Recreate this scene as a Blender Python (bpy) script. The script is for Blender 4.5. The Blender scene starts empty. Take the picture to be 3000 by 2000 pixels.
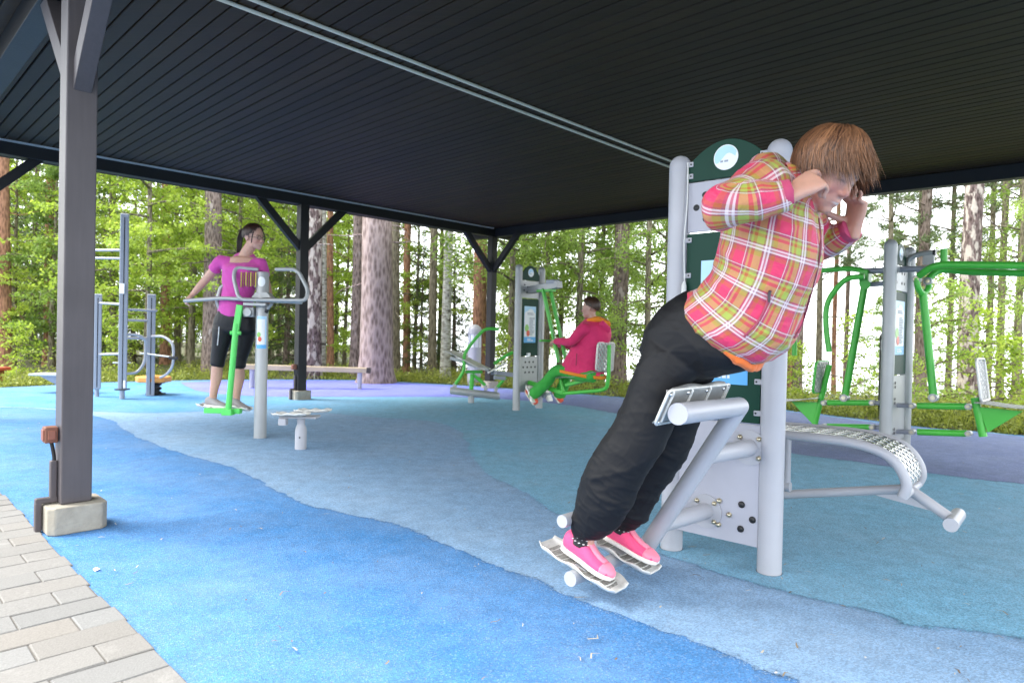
import bpy, bmesh, math, random
import numpy as np
from mathutils import Vector, Matrix, noise as mnoise
from mathutils.bvhtree import BVHTree

SC = bpy.context.scene
COL = SC.collection
rad = math.radians
pi = math.pi

# ------------------------------------------------------------------ camera
FPX, EYE = 1939.0, 1.10                      # focal length in pixels of the 3000 px wide photograph
_p, _r, YAW = rad(0.60), rad(1.23), rad(44.24)
_f = np.array([0, math.cos(_p), -math.sin(_p)])
_rt = np.array([1.0, 0, 0])
_dn = np.array([0, -math.sin(_p), -math.cos(_p)])
_c, _s = math.cos(_r), math.sin(_r)
CR = np.array([_c * _rt - _s * _dn, _s * _rt + _c * _dn, _f])
CP = np.array([0, 0, EYE])
cam_d = bpy.data.cameras.new('camera')
cam = bpy.data.objects.new('camera', cam_d)
COL.objects.link(cam)
cam_d.sensor_fit = 'HORIZONTAL'
cam_d.sensor_width = 36.0
cam_d.lens = 36.0 * FPX / 3000.0
cam_d.clip_start, cam_d.clip_end = 0.05, 6000
m4 = Matrix.Identity(4)
for i in range(3):
    m4[i][0], m4[i][1], m4[i][2] = CR[0][i], -CR[1][i], -CR[2][i]
    m4[i][3] = CP[i]
cam.matrix_world = m4
SC.camera = cam
cam_d.dof.use_dof = True
cam_d.dof.focus_distance = 3.3
cam_d.dof.aperture_fstop = 3.5

# ------------------------------------------------------------------ sky, sun, exposure
SUN_EL, SUN_AZ = rad(52), rad(272)           # azimuth measured clockwise from +Y (left of the view)
world = bpy.data.worlds.new('World')
SC.world = world
world.use_nodes = True
wn, wl = world.node_tree.nodes, world.node_tree.links
wn.clear()
sky = wn.new('ShaderNodeTexSky')
sky.sky_type = 'NISHITA'
sky.sun_disc = False
sky.sun_elevation = SUN_EL
sky.sun_rotation = SUN_AZ
sky.air_density, sky.dust_density, sky.ozone_density = 1.0, 1.0, 1.0
hs = wn.new('ShaderNodeHueSaturation')
hs.inputs['Saturation'].default_value = 0.22
hs.inputs['Value'].default_value = 1.0
bg = wn.new('ShaderNodeBackground')
bg.inputs['Strength'].default_value = 0.15
wo = wn.new('ShaderNodeOutputWorld')
wl.new(sky.outputs[0], hs.inputs['Color'])
cloud = wn.new('ShaderNodeMix'); cloud.data_type = 'RGBA'            # thin even cloud over the blue
cloud.inputs['Factor'].default_value = 0.65
cloud.inputs['B'].default_value = (6.0, 6.3, 6.6, 1)
wl.new(hs.outputs[0], cloud.inputs['A'])
wl.new(cloud.outputs['Result'], bg.inputs['Color'])
wl.new(bg.outputs[0], wo.inputs['Surface'])
sun_d = bpy.data.lights.new('sun', 'SUN')
sun_d.energy = 1.5
sun_d.angle = rad(30)
sun_d.color = (1.0, 0.96, 0.9)
sun = bpy.data.objects.new('sun', sun_d)
COL.objects.link(sun)
_sd = Vector((math.sin(SUN_AZ) * math.cos(SUN_EL), math.cos(SUN_AZ) * math.cos(SUN_EL), math.sin(SUN_EL)))
sun.rotation_euler = _sd.to_track_quat('Z', 'Y').to_euler()
SC.view_settings.view_transform = 'Standard'
SC.view_settings.look = 'None'
SC.view_settings.gamma = 1.0
SC.view_settings.exposure = 2.25
SC.render.engine = 'CYCLES'
cy = SC.cycles
cy.max_bounces, cy.diffuse_bounces, cy.glossy_bounces = 8, 5, 3
cy.transmission_bounces, cy.transparent_max_bounces = 4, 6
cy.use_denoising = True
cy.caustics_reflective = cy.caustics_refractive = False
cy.sample_clamp_indirect = 8

# ------------------------------------------------------------------ measuring: photo pixel -> point on a real plane
def _ray(x, y):
    return CR.T @ np.array([(x - 1500) / FPX, (y - 1000) / FPX, 1.0])
def G(x, y, z=0.0):
    v = _ray(x, y)
    return CP + v * ((z - EYE) / v[2])
def PY(x, y, Y):
    v = _ray(x, y)
    return CP + v * (Y / v[1])
class Frame:
    """local frame: origin o, e1 along the machine, n = its normal, z up"""
    def __init__(s, o, e1, n):
        s.o, s.e1, s.n = np.array(o, float), np.array(e1, float), np.array(n, float)
    def at(s, x, y, d=0.0):
        v = _ray(x, y); p = s.o + s.n * d
        return CP + v * (((p - CP) @ s.n) / (v @ s.n))
    def w(s, u, d, z):
        return s.o + s.e1 * u + s.n * d + np.array([0, 0, z])
    def loc(s, q):
        q = np.array(q) - s.o
        return q @ s.e1, q @ s.n, q[2]
A = np.array([math.sin(YAW), math.cos(YAW), 0])      # along the pavilion
Bv = np.array([math.cos(YAW), -math.sin(YAW), 0])    # across it
CEIL = 3.242
COR = G(1444, 669.7, CEIL); COR[2] = 0
def W(a, b, z):
    return COR + A * a + Bv * b + np.array([0, 0, z])

# ------------------------------------------------------------------ materials
def mat(name, col, rough=0.6, metal=0.0, var=0.12, vscale=6.0, bump=0.0, bscale=80.0, spec=0.5, detail=4, coat=0.0, dirt=0.0):
    m = bpy.data.materials.new(name)
    m.use_nodes = True
    nt = m.node_tree; n, l = nt.nodes, nt.links
    b = n['Principled BSDF']
    tc = n.new('ShaderNodeTexCoord')
    nz = n.new('ShaderNodeTexNoise'); nz.inputs['Scale'].default_value = vscale; nz.inputs['Detail'].default_value = detail
    l.new(tc.outputs['Object'], nz.inputs['Vector'])
    mx = n.new('ShaderNodeMix'); mx.data_type = 'RGBA'
    c = list(col) + [1]
    mx.inputs['A'].default_value = [min(1, v * (1 - var)) for v in col] + [1]
    mx.inputs['B'].default_value = [min(1, v * (1 + var)) for v in col] + [1]
    l.new(nz.outputs['Fac'], mx.inputs['Factor'])
    l.new(mx.outputs['Result'], b.inputs['Base Color'])
    b.inputs['Roughness'].default_value = rough
    b.inputs['Metallic'].default_value = metal
    b.inputs['Specular IOR Level'].default_value = spec
    b.inputs['Coat Weight'].default_value = coat
    if bump:
        n2 = n.new('ShaderNodeTexNoise'); n2.inputs['Scale'].default_value = bscale; n2.inputs['Detail'].default_value = 5
        l.new(tc.outputs['Object'], n2.inputs['Vector'])
        bp = n.new('ShaderNodeBump'); bp.inputs['Strength'].default_value = bump; bp.inputs['Distance'].default_value = 0.01
        l.new(n2.outputs['Fac'], bp.inputs['Height']); l.new(bp.outputs[0], b.inputs['Normal'])
    return m

def node(m, typ, **kw):
    x = m.node_tree.nodes.new(typ)
    for k, v in kw.items():
        x.inputs[k.replace('_', ' ')].default_value = v
    return x

M = {}
M['grey'] = mat('grey_powder_coat', (0.42, 0.42, 0.45), 0.38, 0, 0.10, 5, 0.04, 240, 0.45, 8)
M['grey2'] = mat('grey_plate_paint', (0.41, 0.41, 0.46), 0.45, 0, 0.10, 6, 0.05, 240, 0.4, 8)
M['silver'] = mat('silver_grey_paint', (0.38, 0.39, 0.39), 0.38, 0.2, 0.11, 6, 0.04, 240, 0.45, 8)
M['steel'] = mat('stainless_steel', (0.62, 0.62, 0.60), 0.27, 1.0, 0.08, 30, 0.05, 120)
M['alu'] = mat('cast_aluminium', (0.72, 0.71, 0.67), 0.45, 0.35, 0.22, 40, 0.25, 220)
M['green'] = mat('green_paint', (0.075, 0.50, 0.055), 0.34, 0, 0.07, 12, 0.02, 300)
M['lgreen'] = mat('light_green_paint', (0.10, 0.62, 0.12), 0.36, 0, 0.06, 12, 0.02, 300)
M['dgreen'] = mat('dark_green_board', (0.0040, 0.044, 0.027), 0.5, 0, 0.12, 7, 0.02, 200, 0.22)
M['black'] = mat('black_plastic', (0.012, 0.012, 0.013), 0.42, 0, 0.15, 20)
M['brass'] = mat('plated_bolt', (0.55, 0.49, 0.36), 0.3, 1.0, 0.15, 60)
M['blue'] = mat('sign_blue', (0.10, 0.42, 0.80), 0.35, 0, 0.05, 5)
M['sky_blue'] = mat('sign_pale_blue', (0.42, 0.68, 0.88), 0.35, 0, 0.12, 9)
M['white'] = mat('sign_white', (0.80, 0.83, 0.85), 0.35, 0, 0.03, 8)
M['ink'] = mat('sign_ink', (0.32, 0.36, 0.42), 0.5, 0, 0.1, 8)
M['sgreen'] = mat('sign_green', (0.30, 0.58, 0.14), 0.4, 0, 0.15, 40)
M['sred'] = mat('sign_red', (0.72, 0.10, 0.05), 0.4, 0, 0.15, 40)
M['postgrey'] = mat('slate_grey_post', (0.30, 0.32, 0.37), 0.4, 0.1, 0.06, 12, 0.02, 200)
M['orange'] = mat('orange_seat', (0.80, 0.33, 0.07), 0.5, 0, 0.12, 9, 0.03, 80)
M['brown'] = mat('brown_box', (0.17, 0.062, 0.035), 0.5, 0, 0.2, 18, 0.06, 120)
M['concrete'] = mat('concrete', (0.36, 0.32, 0.24), 0.9, 0, 0.28, 22, 0.5, 90)
M['rope'] = mat('white_cord', (0.70, 0.70, 0.66), 0.7, 0, 0.06, 40)

# ------------------------------------------------------------------ mesh builder
class MB:
    def __init__(s):
        s.v, s.f, s.uv, s.col = [], [], None, None
    def add(s, vs, fs):
        o = len(s.v)
        s.v += [tuple(map(float, q)) for q in vs]
        s.f += [tuple(i + o for i in q) for q in fs]
        return s
    def box(s, c, sz, ax=None, taper=1.0):
        """c centre, sz full sizes, ax = three axis vectors"""
        c = np.array(c, float)
        if ax is None: ax = np.eye(3)
        ax = [np.array(a, float) for a in ax]
        vs = []
        for z in (-.5, .5):
            t = taper if z > 0 else 1.0
            for x, y in ((-.5, -.5), (.5, -.5), (.5, .5), (-.5, .5)):
                vs.append(c + ax[0] * x * sz[0] * t + ax[1] * y * sz[1] * t + ax[2] * z * sz[2])
        return s.add(vs, [(3, 2, 1, 0), (4, 5, 6, 7), (0, 1, 5, 4), (1, 2, 6, 5), (2, 3, 7, 6), (3, 0, 4, 7)])
    def beam(s, p0, p1, w, h, up=(0, 0, 1)):
        """rectangular bar from p0 to p1; w sideways, h along up"""
        p0, p1 = np.array(p0, float), np.array(p1, float)
        d = p1 - p0; L = np.linalg.norm(d); d /= L
        up = np.array(up, float)
        sd = np.cross(d, up); sd /= np.linalg.norm(sd)
        u2 = np.cross(sd, d)
        return s.box((p0 + p1) / 2, (L, w, h), (d, sd, u2))
    def tube(s, pts, r, seg=12, caps=True, ell=None):
        """swept tube; r number or list; ell = optional (side vector, ratio) squash"""
        pts = [np.array(p, float) for p in pts]
        n = len(pts)
        rs = [r] * n if np.isscalar(r) else list(r)
        T = []
        for i in range(n):
            a = pts[max(i - 1, 0)]; b = pts[min(i + 1, n - 1)]
            d = b - a; T.append(d / (np.linalg.norm(d) + 1e-9))
        ref = np.array([0, 0, 1.0]) if abs(T[0][2]) < .9 else np.array([1.0, 0, 0])
        x = np.cross(T[0], ref); x /= np.linalg.norm(x)
        vs = []
        for i in range(n):
            x = x - T[i] * (x @ T[i]); x /= np.linalg.norm(x)
            y = np.cross(T[i], x)
            for k in range(seg):
                a = 2 * pi * k / seg
                vs.append(pts[i] + rs[i] * (math.cos(a) * x + math.sin(a) * y))
        fs = []
        for i in range(n - 1):
            for k in range(seg):
                k2 = (k + 1) % seg
                fs.append((i * seg + k, i * seg + k2, (i + 1) * seg + k2, (i + 1) * seg + k))
        if caps:
            fs.append(tuple(reversed(range(seg))))
            fs.append(tuple((n - 1) * seg + k for k in range(seg)))
        return s.add(vs, fs)
    def cyl(s, p0, p1, r, seg=16, r1=None):
        return s.tube([p0, p1], [r, r if r1 is None else r1], seg)
    def capsule_post(s, p, h, r, seg=24):
        """vertical post with a domed top"""
        p = np.array(p, float)
        pts, rs = [p, p + [0, 0, h - r]], [r, r]
        for k in range(1, 7):
            a = k / 7 * pi / 2
            pts.append(p + [0, 0, h - r + r * math.sin(a)]); rs.append(r * math.cos(a))
        pts.append(p + [0, 0, h]); rs.append(r * .05)
        return s.tube(pts, rs, seg)
    def ball(s, c, r, seg=12, rings=8, sc=(1, 1, 1), ax=None):
        c = np.array(c, float); ax = np.eye(3) if ax is None else np.array(ax)
        vs = []
        for i in range(rings + 1):
            t = pi * i / rings
            for k in range(seg):
                a = 2 * pi * k / seg
                q = np.array([math.sin(t) * math.cos(a) * sc[0], math.sin(t) * math.sin(a) * sc[1], math.cos(t) * sc[2]]) * r
                vs.append(c + q @ ax)
        fs = []
        for i in range(rings):
            for k in range(seg):
                k2 = (k + 1) % seg
                fs.append((i * seg + k, (i + 1) * seg + k, (i + 1) * seg + k2, i * seg + k2))
        return s.add(vs, fs)
    def prism(s, outline, d):
        """closed outline (list of 3d points, planar) pushed along vector d"""
        o = [np.array(p, float) for p in outline]; n = len(o); d = np.array(d, float)
        vs = o + [p + d for p in o]
        fs = [tuple(reversed(range(n))), tuple(range(n, 2 * n))]
        for i in range(n):
            j = (i + 1) % n
            fs.append((i, j, n + j, n + i))
        return s.add(vs, fs)
    def disc(s, c, nrm, r, th, seg=24):
        c = np.array(c, float); nrm = np.array(nrm, float)
        return s.cyl(c, c + nrm * th, r, seg)
    def build(s, name, m, parent=None, smooth=35, bevel=0.0, label=None, solid=0.0):
        me = bpy.data.meshes.new(name)
        me.from_pydata(s.v, [], s.f)
        me.materials.append(m)
        if smooth:
            me.polygons.foreach_set('use_smooth', [True] * len(me.polygons))
            me.set_sharp_from_angle(angle=rad(smooth))
        me.update()
        if s.uv is not None:
            uvl = me.uv_layers.new(name='UVMap')
            uvl.data.foreach_set('uv', np.array(s.uv, np.float32).ravel())
        if s.col is not None:
            at = me.attributes.new('tint', 'FLOAT_COLOR', 'POINT')
            at.data.foreach_set('color', np.array(s.col, np.float32).ravel())
        o = bpy.data.objects.new(name, me)
        COL.objects.link(o)
        if solid:
            md = o.modifiers.new('thick', 'SOLIDIFY'); md.thickness = solid; md.offset = 0
        if bevel:
            md = o.modifiers.new('edge', 'BEVEL'); md.width = bevel; md.segments = 2; md.limit_method = 'ANGLE'; md.angle_limit = rad(40)
            md.harden_normals = False
        if parent is not None:
            o.parent = parent
            if parent.type == 'EMPTY': o.matrix_parent_inverse = Matrix.Translation(-parent.location)
        if label: o['label'] = label
        return o

def thing(name, label, cat, loc, group=None):
    o = bpy.data.objects.new(name, None)
    o.empty_display_size = 0.2
    COL.objects.link(o)
    o.location = [float(q) for q in loc]
    o['label'] = label; o['category'] = cat
    if group: o['group'] = group
    return o
def tag(o, label, cat, group=None, kind=None):
    if label: o['label'] = label
    if cat: o['category'] = cat
    if group: o['group'] = group
    if kind: o['kind'] = kind
    return o
def structure(o):
    o['kind'] = 'structure'; return o

def rounded(pts, r, n=5):
    """polyline with its corners rounded"""
    pts = [np.array(p, float) for p in pts]
    out = [pts[0]]
    for i in range(1, len(pts) - 1):
        a, b, c = pts[i - 1], pts[i], pts[i + 1]
        d1, d2 = a - b, c - b
        l1, l2 = np.linalg.norm(d1), np.linalg.norm(d2)
        q = min(r, l1 * .48, l2 * .48)
        p1, p2 = b + d1 / l1 * q, b + d2 / l2 * q
        for k in range(n + 1):
            t = k / n
            out.append((1 - t) ** 2 * p1 + 2 * t * (1 - t) * b + t * t * p2)
    out.append(pts[-1])
    return out
def spline(pts, n=8):
    """Catmull-Rom through the points"""
    P = [np.array(p, float) for p in pts]
    P = [2 * P[0] - P[1]] + P + [2 * P[-1] - P[-2]]
    out = []
    for i in range(1, len(P) - 2):
        for k in range(n):
            t = k / n
            out.append(.5 * ((2 * P[i]) + (-P[i - 1] + P[i + 1]) * t + (2 * P[i - 1] - 5 * P[i] + 4 * P[i + 1] - P[i + 2]) * t ** 2 + (-P[i - 1] + 3 * P[i] - 3 * P[i + 1] + P[i + 2]) * t ** 3))
    out.append(P[-2])
    return out
# ================================================================== THE SETTING
rng = np.random.default_rng(7)
random.seed(7)

def rubber(name, c1, c2=None, ramp=None):
    """poured rubber granules: fine two-tone speckle plus broad wear; c2 = second colour along a world direction"""
    m = bpy.data.materials.new(name); m.use_nodes = True
    nt = m.node_tree; n, l = nt.nodes, nt.links
    b = n['Principled BSDF']; b.inputs['Roughness'].default_value = 0.82; b.inputs['Specular IOR Level'].default_value = 0.3
    tc = n.new('ShaderNodeTexCoord')
    base = n.new('ShaderNodeRGB'); base.outputs[0].default_value = (*c1, 1)
    cur = base.outputs[0]
    if c2 is not None:
        sx = n.new('ShaderNodeSeparateXYZ'); l.new(tc.outputs['Object'], sx.inputs[0])
        mr = n.new('ShaderNodeMapRange'); mr.inputs['From Min'].default_value, mr.inputs['From Max'].default_value = ramp
        l.new(sx.outputs['X'], mr.inputs['Value'])
        mm = n.new('ShaderNodeMix'); mm.data_type = 'RGBA'; l.new(mr.outputs[0], mm.inputs['Factor'])
        mm.inputs['A'].default_value = (*c1, 1); mm.inputs['B'].default_value = (*c2, 1)
        cur = mm.outputs['Result']
    # granules
    vo = n.new('ShaderNodeTexVoronoi'); vo.inputs['Scale'].default_value = 190; l.new(tc.outputs['Object'], vo.inputs['Vector'])
    hv = n.new('ShaderNodeSeparateColor'); l.new(vo.outputs['Color'], hv.inputs[0])
    g = n.new('ShaderNodeMapRange'); g.inputs['To Min'].default_value = 0.70; g.inputs['To Max'].default_value = 1.30
    l.new(hv.outputs[0], g.inputs['Value'])
    m1 = n.new('ShaderNodeMix'); m1.data_type = 'RGBA'; m1.blend_type = 'MULTIPLY'; m1.inputs['Factor'].default_value = 1
    l.new(cur, m1.inputs['A']); l.new(g.outputs[0], m1.inputs['B'])
    # pale worn granules
    gt = n.new('ShaderNodeMath'); gt.operation = 'GREATER_THAN'; gt.inputs[1].default_value = 0.9; l.new(hv.outputs[1], gt.inputs[0])
    gm = n.new('ShaderNodeMath'); gm.operation = 'MULTIPLY'; gm.inputs[1].default_value = 0.16; l.new(gt.outputs[0], gm.inputs[0])
    m2 = n.new('ShaderNodeMix'); m2.data_type = 'RGBA'; l.new(gm.outputs[0], m2.inputs['Factor'])
    l.new(m1.outputs['Result'], m2.inputs['A']); m2.inputs['B'].default_value = (0.55, 0.6, 0.68, 1)
    # broad wear and dust
    nz = n.new('ShaderNodeTexNoise'); nz.inputs['Scale'].default_value = 1.3; nz.inputs['Detail'].default_value = 8; nz.inputs['Roughness'].default_value = 0.62
    l.new(tc.outputs['Object'], nz.inputs['Vector'])
    w = n.new('ShaderNodeMapRange'); w.inputs['From Min'].default_value = 0.35; w.inputs['From Max'].default_value = 0.72
    w.inputs['To Min'].default_value = 0.0; w.inputs['To Max'].default_value = 0.22
    l.new(nz.outputs['Fac'], w.inputs['Value'])
    m3 = n.new('ShaderNodeMix'); m3.data_type = 'RGBA'; l.new(w.outputs[0], m3.inputs['Factor'])
    l.new(m2.outputs['Result'], m3.inputs['A']); m3.inputs['B'].default_value = (0.37, 0.42, 0.48, 1)
    # small darker scuffs
    n3 = n.new('ShaderNodeTexNoise'); n3.inputs['Scale'].default_value = 9; n3.inputs['Detail'].default_value = 6
    l.new(tc.outputs['Object'], n3.inputs['Vector'])
    w3 = n.new('ShaderNodeMapRange'); w3.inputs['From Min'].default_value = 0.3; w3.inputs['From Max'].default_value = 0.7
    w3.inputs['To Min'].default_value = 0.88; w3.inputs['To Max'].default_value = 1.10
    l.new(n3.outputs['Fac'], w3.inputs['Value'])
    m5 = n.new('ShaderNodeMix'); m5.data_type = 'RGBA'; m5.blend_type = 'MULTIPLY'; m5.inputs['Factor'].default_value = 1
    l.new(m3.outputs['Result'], m5.inputs['A']); l.new(w3.outputs[0], m5.inputs['B'])
    l.new(m5.outputs['Result'], b.inputs['Base Color'])
    bp = n.new('ShaderNodeBump'); bp.inputs['Strength'].default_value = 0.5; bp.inputs['Distance'].default_value = 0.004
    l.new(vo.outputs['Distance'], bp.inputs['Height']); l.new(bp.outputs[0], b.inputs['Normal'])
    return m

def sheet(name, pts, z, m, jit=0.006, fine=0.03, smooth=True, th=None):
    pts = [np.array([p[0], p[1], 0.0]) for p in pts]
    if smooth:
        pts = spline(pts + [pts[0]], 14)[:-1]
    out = []
    for i in range(len(pts)):                           # resample finely and roughen like a hand-trowelled edge
        a, b = pts[i], pts[(i + 1) % len(pts)]
        k = max(1, min(40, int(np.linalg.norm(b - a) / fine)))
        for t in range(k):
            q = a + (b - a) * t / k
            wv = Vector((q[0] * 2.2, q[1] * 2.2, z * 900)); w2 = wv * 5
            q = q + np.array([mnoise.noise(wv) * .05 + mnoise.noise(w2) * .010, mnoise.noise(wv + Vector((7, 3, 0))) * .05 + mnoise.noise(w2 + Vector((7, 3, 0))) * .010, 0]) * (1 if jit < .0075 and z > 0 else .3)
            out.append(q + np.append(rng.normal(0, jit, 2), 0) + [0, 0, z])
    bm = bmesh.new()
    vs = [bm.verts.new(q) for q in out]
    ed = [bm.edges.new((vs[i], vs[(i + 1) % len(vs)])) for i in range(len(vs))]
    bmesh.ops.triangle_fill(bm, use_beauty=True, edges=ed)
    bmesh.ops.recalc_face_normals(bm, faces=bm.faces)
    if sum(f.normal.z * f.calc_area() for f in bm.faces) < 0:
        bmesh.ops.reverse_faces(bm, faces=bm.faces)
    if z > 0:                                           # stray granules trowelled across the seam
        n = len(out)
        for i in range(n):
            a = out[i]
            if math.hypot(a[0], a[1]) > 8 or a[1] < .5: continue
            for _ in range(int(3 + 30 / (1 + a[1]))):
                q = a + np.append(rng.normal(0, .016, 2), 0); rr_ = rng.uniform(.0022, .0055); an = rng.uniform(0, 6)
                bm.faces.new([bm.verts.new(q + [rr_ * math.cos(an + g), rr_ * math.sin(an + g), .0004]) for g in (0, 2.1, 4.2)])
    me = bpy.data.meshes.new(name); bm.to_mesh(me); bm.free()
    me.materials.append(m)
    o = bpy.data.objects.new(name, me); COL.objects.link(o)
    return structure(o)

# --- terrain: flat under the playground, falling to a lake behind the trees on the right
def shore(x):       # distance at which the bank drops
    return 30 - 7 * (1 / (1 + math.exp(-(x - 1) / 2.5))) + 34 / (1 + math.exp((x + 9) / 2.2))
def ground_z(x, y):
    d = y - shore(x)
    z = -0.02 - 3.2 / (1 + math.exp(-d / 2.5)) if d > -14 else -0.02
    z += 0.06 * mnoise.noise((x * .35, y * .35, 0)) * max(0, min(1, (math.hypot(x, y - 2) - 15) / 4))
    return z
def make_ground():
    xs = np.concatenate([np.linspace(-900, -60, 15)[:-1], np.linspace(-60, 60, 121), np.linspace(60, 900, 15)[1:]])
    ys = np.concatenate([np.linspace(-400, -20, 8)[:-1], np.linspace(-20, 80, 101), np.linspace(80, 130, 6)[1:]])
    b = MB(); nx = len(xs)
    b.v = [(x, y, ground_z(x, y)) for y in ys for x in xs]
    b.f = [(j * nx + i, j * nx + i + 1, (j + 1) * nx + i + 1, (j + 1) * nx + i) for j in range(len(ys) - 1) for i in range(nx - 1)]
    m = mat('forest_floor', (0.085, 0.085, 0.035), 0.95, 0, 0.6, 1.6, 0.6, 30)
    return structure(b.build('ground', m))
make_ground()
lake_m = mat('lake_water', (0.10, 0.13, 0.14), 0.12, 0, 0.05, 0.2, 0.25, 1.5)
lb = MB(); lb.add([(-2500, 30, -2.9), (2500, 30, -2.9), (2500, 4000, -2.9), (-2500, 4000, -2.9)], [(0, 1, 2, 3)])
structure(lb.build('lake', lake_m, smooth=0))

EDGE = [G(0, 1135), G(150, 1128), G(300, 1120), G(520, 1114), G(760, 1111), G(1050, 1113), G(1300, 1125), G(1520, 1139), G(1850, 1165), G(2080, 1180), G(2300, 1200), G(2500, 1224), G(2700, 1250), G(2860, 1263), G(3000, 1275)]
EDGE = [np.array(e) for e in EDGE]
outer = EDGE + [np.array([8.6, 6.4, 0]), np.array([13, 3, 0]), np.array([14, -6, 0]), np.array([0, -9, 0]), np.array([-13, -6, 0]), np.array([-14.5, 4, 0]), np.array([-11, 9.5, 0])]
BLUE = rubber('rubber_bright_blue', (0.046, 0.185, 0.43))
GBLUE = rubber('rubber_grey_blue', (0.200, 0.340, 0.52))
TEAL = rubber('rubber_teal', (0.062, 0.235, 0.47), (0.165, 0.385, 0.545), (-4.5, -1.5))
VIOLET = rubber('rubber_violet', (0.150, 0.165, 0.68), (0.165, 0.205, 0.39), (-3.0, 1.6))
sheet('rubber_surface', outer, 0.0, BLUE, 0.006)
g_low = [(-60, 1192), (120, 1197), (300, 1222), (427, 1292), (587, 1343), (695, 1375), (785, 1420), (874, 1464), (970, 1490), (1097, 1522), (1193, 1554), (1257, 1573), (1384, 1630), (1493, 1672), (1575, 1694), (1640, 1735), (1786, 1790), (2041, 1888), (2240, 1955), (2420, 2010)]
gl = [G(*p) for p in g_low] + [np.array([1.35, 1.75, 0]), np.array([2.0, 1.45, 0]), np.array([3.2, 1.0, 0]), np.array([4.6, .8, 0]), np.array([6, .8, 0]), np.array([9, 2, 0]), np.array([7.6, 6.4, 0])]
inner = [e + np.array([(.0 - e[0]), (4 - e[1]), 0]) * 0.018 for e in EDGE]       # just inside the rim
sheet('rubber_surface_grey_blue', gl + [q for q in reversed(inner)] + [np.array([-9.6, 10.2, 0])], 0.002, GBLUE, 0.007)
t_low = [(-60, 1188), (150, 1196), (300, 1206), (480, 1210), (760, 1200), (930, 1207), (1065, 1220), (1193, 1228), (1275, 1238), (1340, 1258), (1371, 1299), (1384, 1331), (1422, 1375), (1480, 1413), (1544, 1452), (1614, 1490), (1750, 1545), (1950, 1625), (2200, 1710), (2379, 1756), (2557, 1787), (2659, 1822), (2838, 1843), (3000, 1868), (3150, 1890), (3300, 1915)]
inner2 = [e + np.array([-e[0], 4 - e[1], 0]) * 0.024 for e in EDGE]
sheet('rubber_surface_teal', [G(*p) for p in t_low] + [np.array([2.7, 2.5, 0]), np.array([3.4, 2.75, 0]), np.array([4.6, 3.1, 0]), np.array([6, 3.6, 0]), np.array([7.2, 4.2, 0])] + [q for q in reversed(inner2)] + [np.array([-9.5, 10.3, 0])], 0.004, TEAL, 0.007)
v_low = [(528, 1120), (560, 1138), (619, 1152), (700, 1159), (785, 1162), (938, 1163), (1100, 1163), (1257, 1163), (1384, 1165), (1512, 1172), (1671, 1188), (1800, 1212), (2000, 1262), (2160, 1300), (2317, 1330), (2506, 1353), (2634, 1373), (2710, 1386), (2863, 1404), (3000, 1419), (3150, 1440), (3300, 1458)]
inner3 = [e + np.array([-e[0], 4 - e[1], 0]) * 0.030 for e in EDGE[4:]]
sheet('rubber_surface_violet', [G(*p) for p in v_low] + [np.array([5.6, 5.0, 0]), np.array([6.6, 5.2, 0]), np.array([7.3, 5.6, 0])] + [q for q in reversed(inner3)], 0.006, VIOLET, 0.007)

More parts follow.
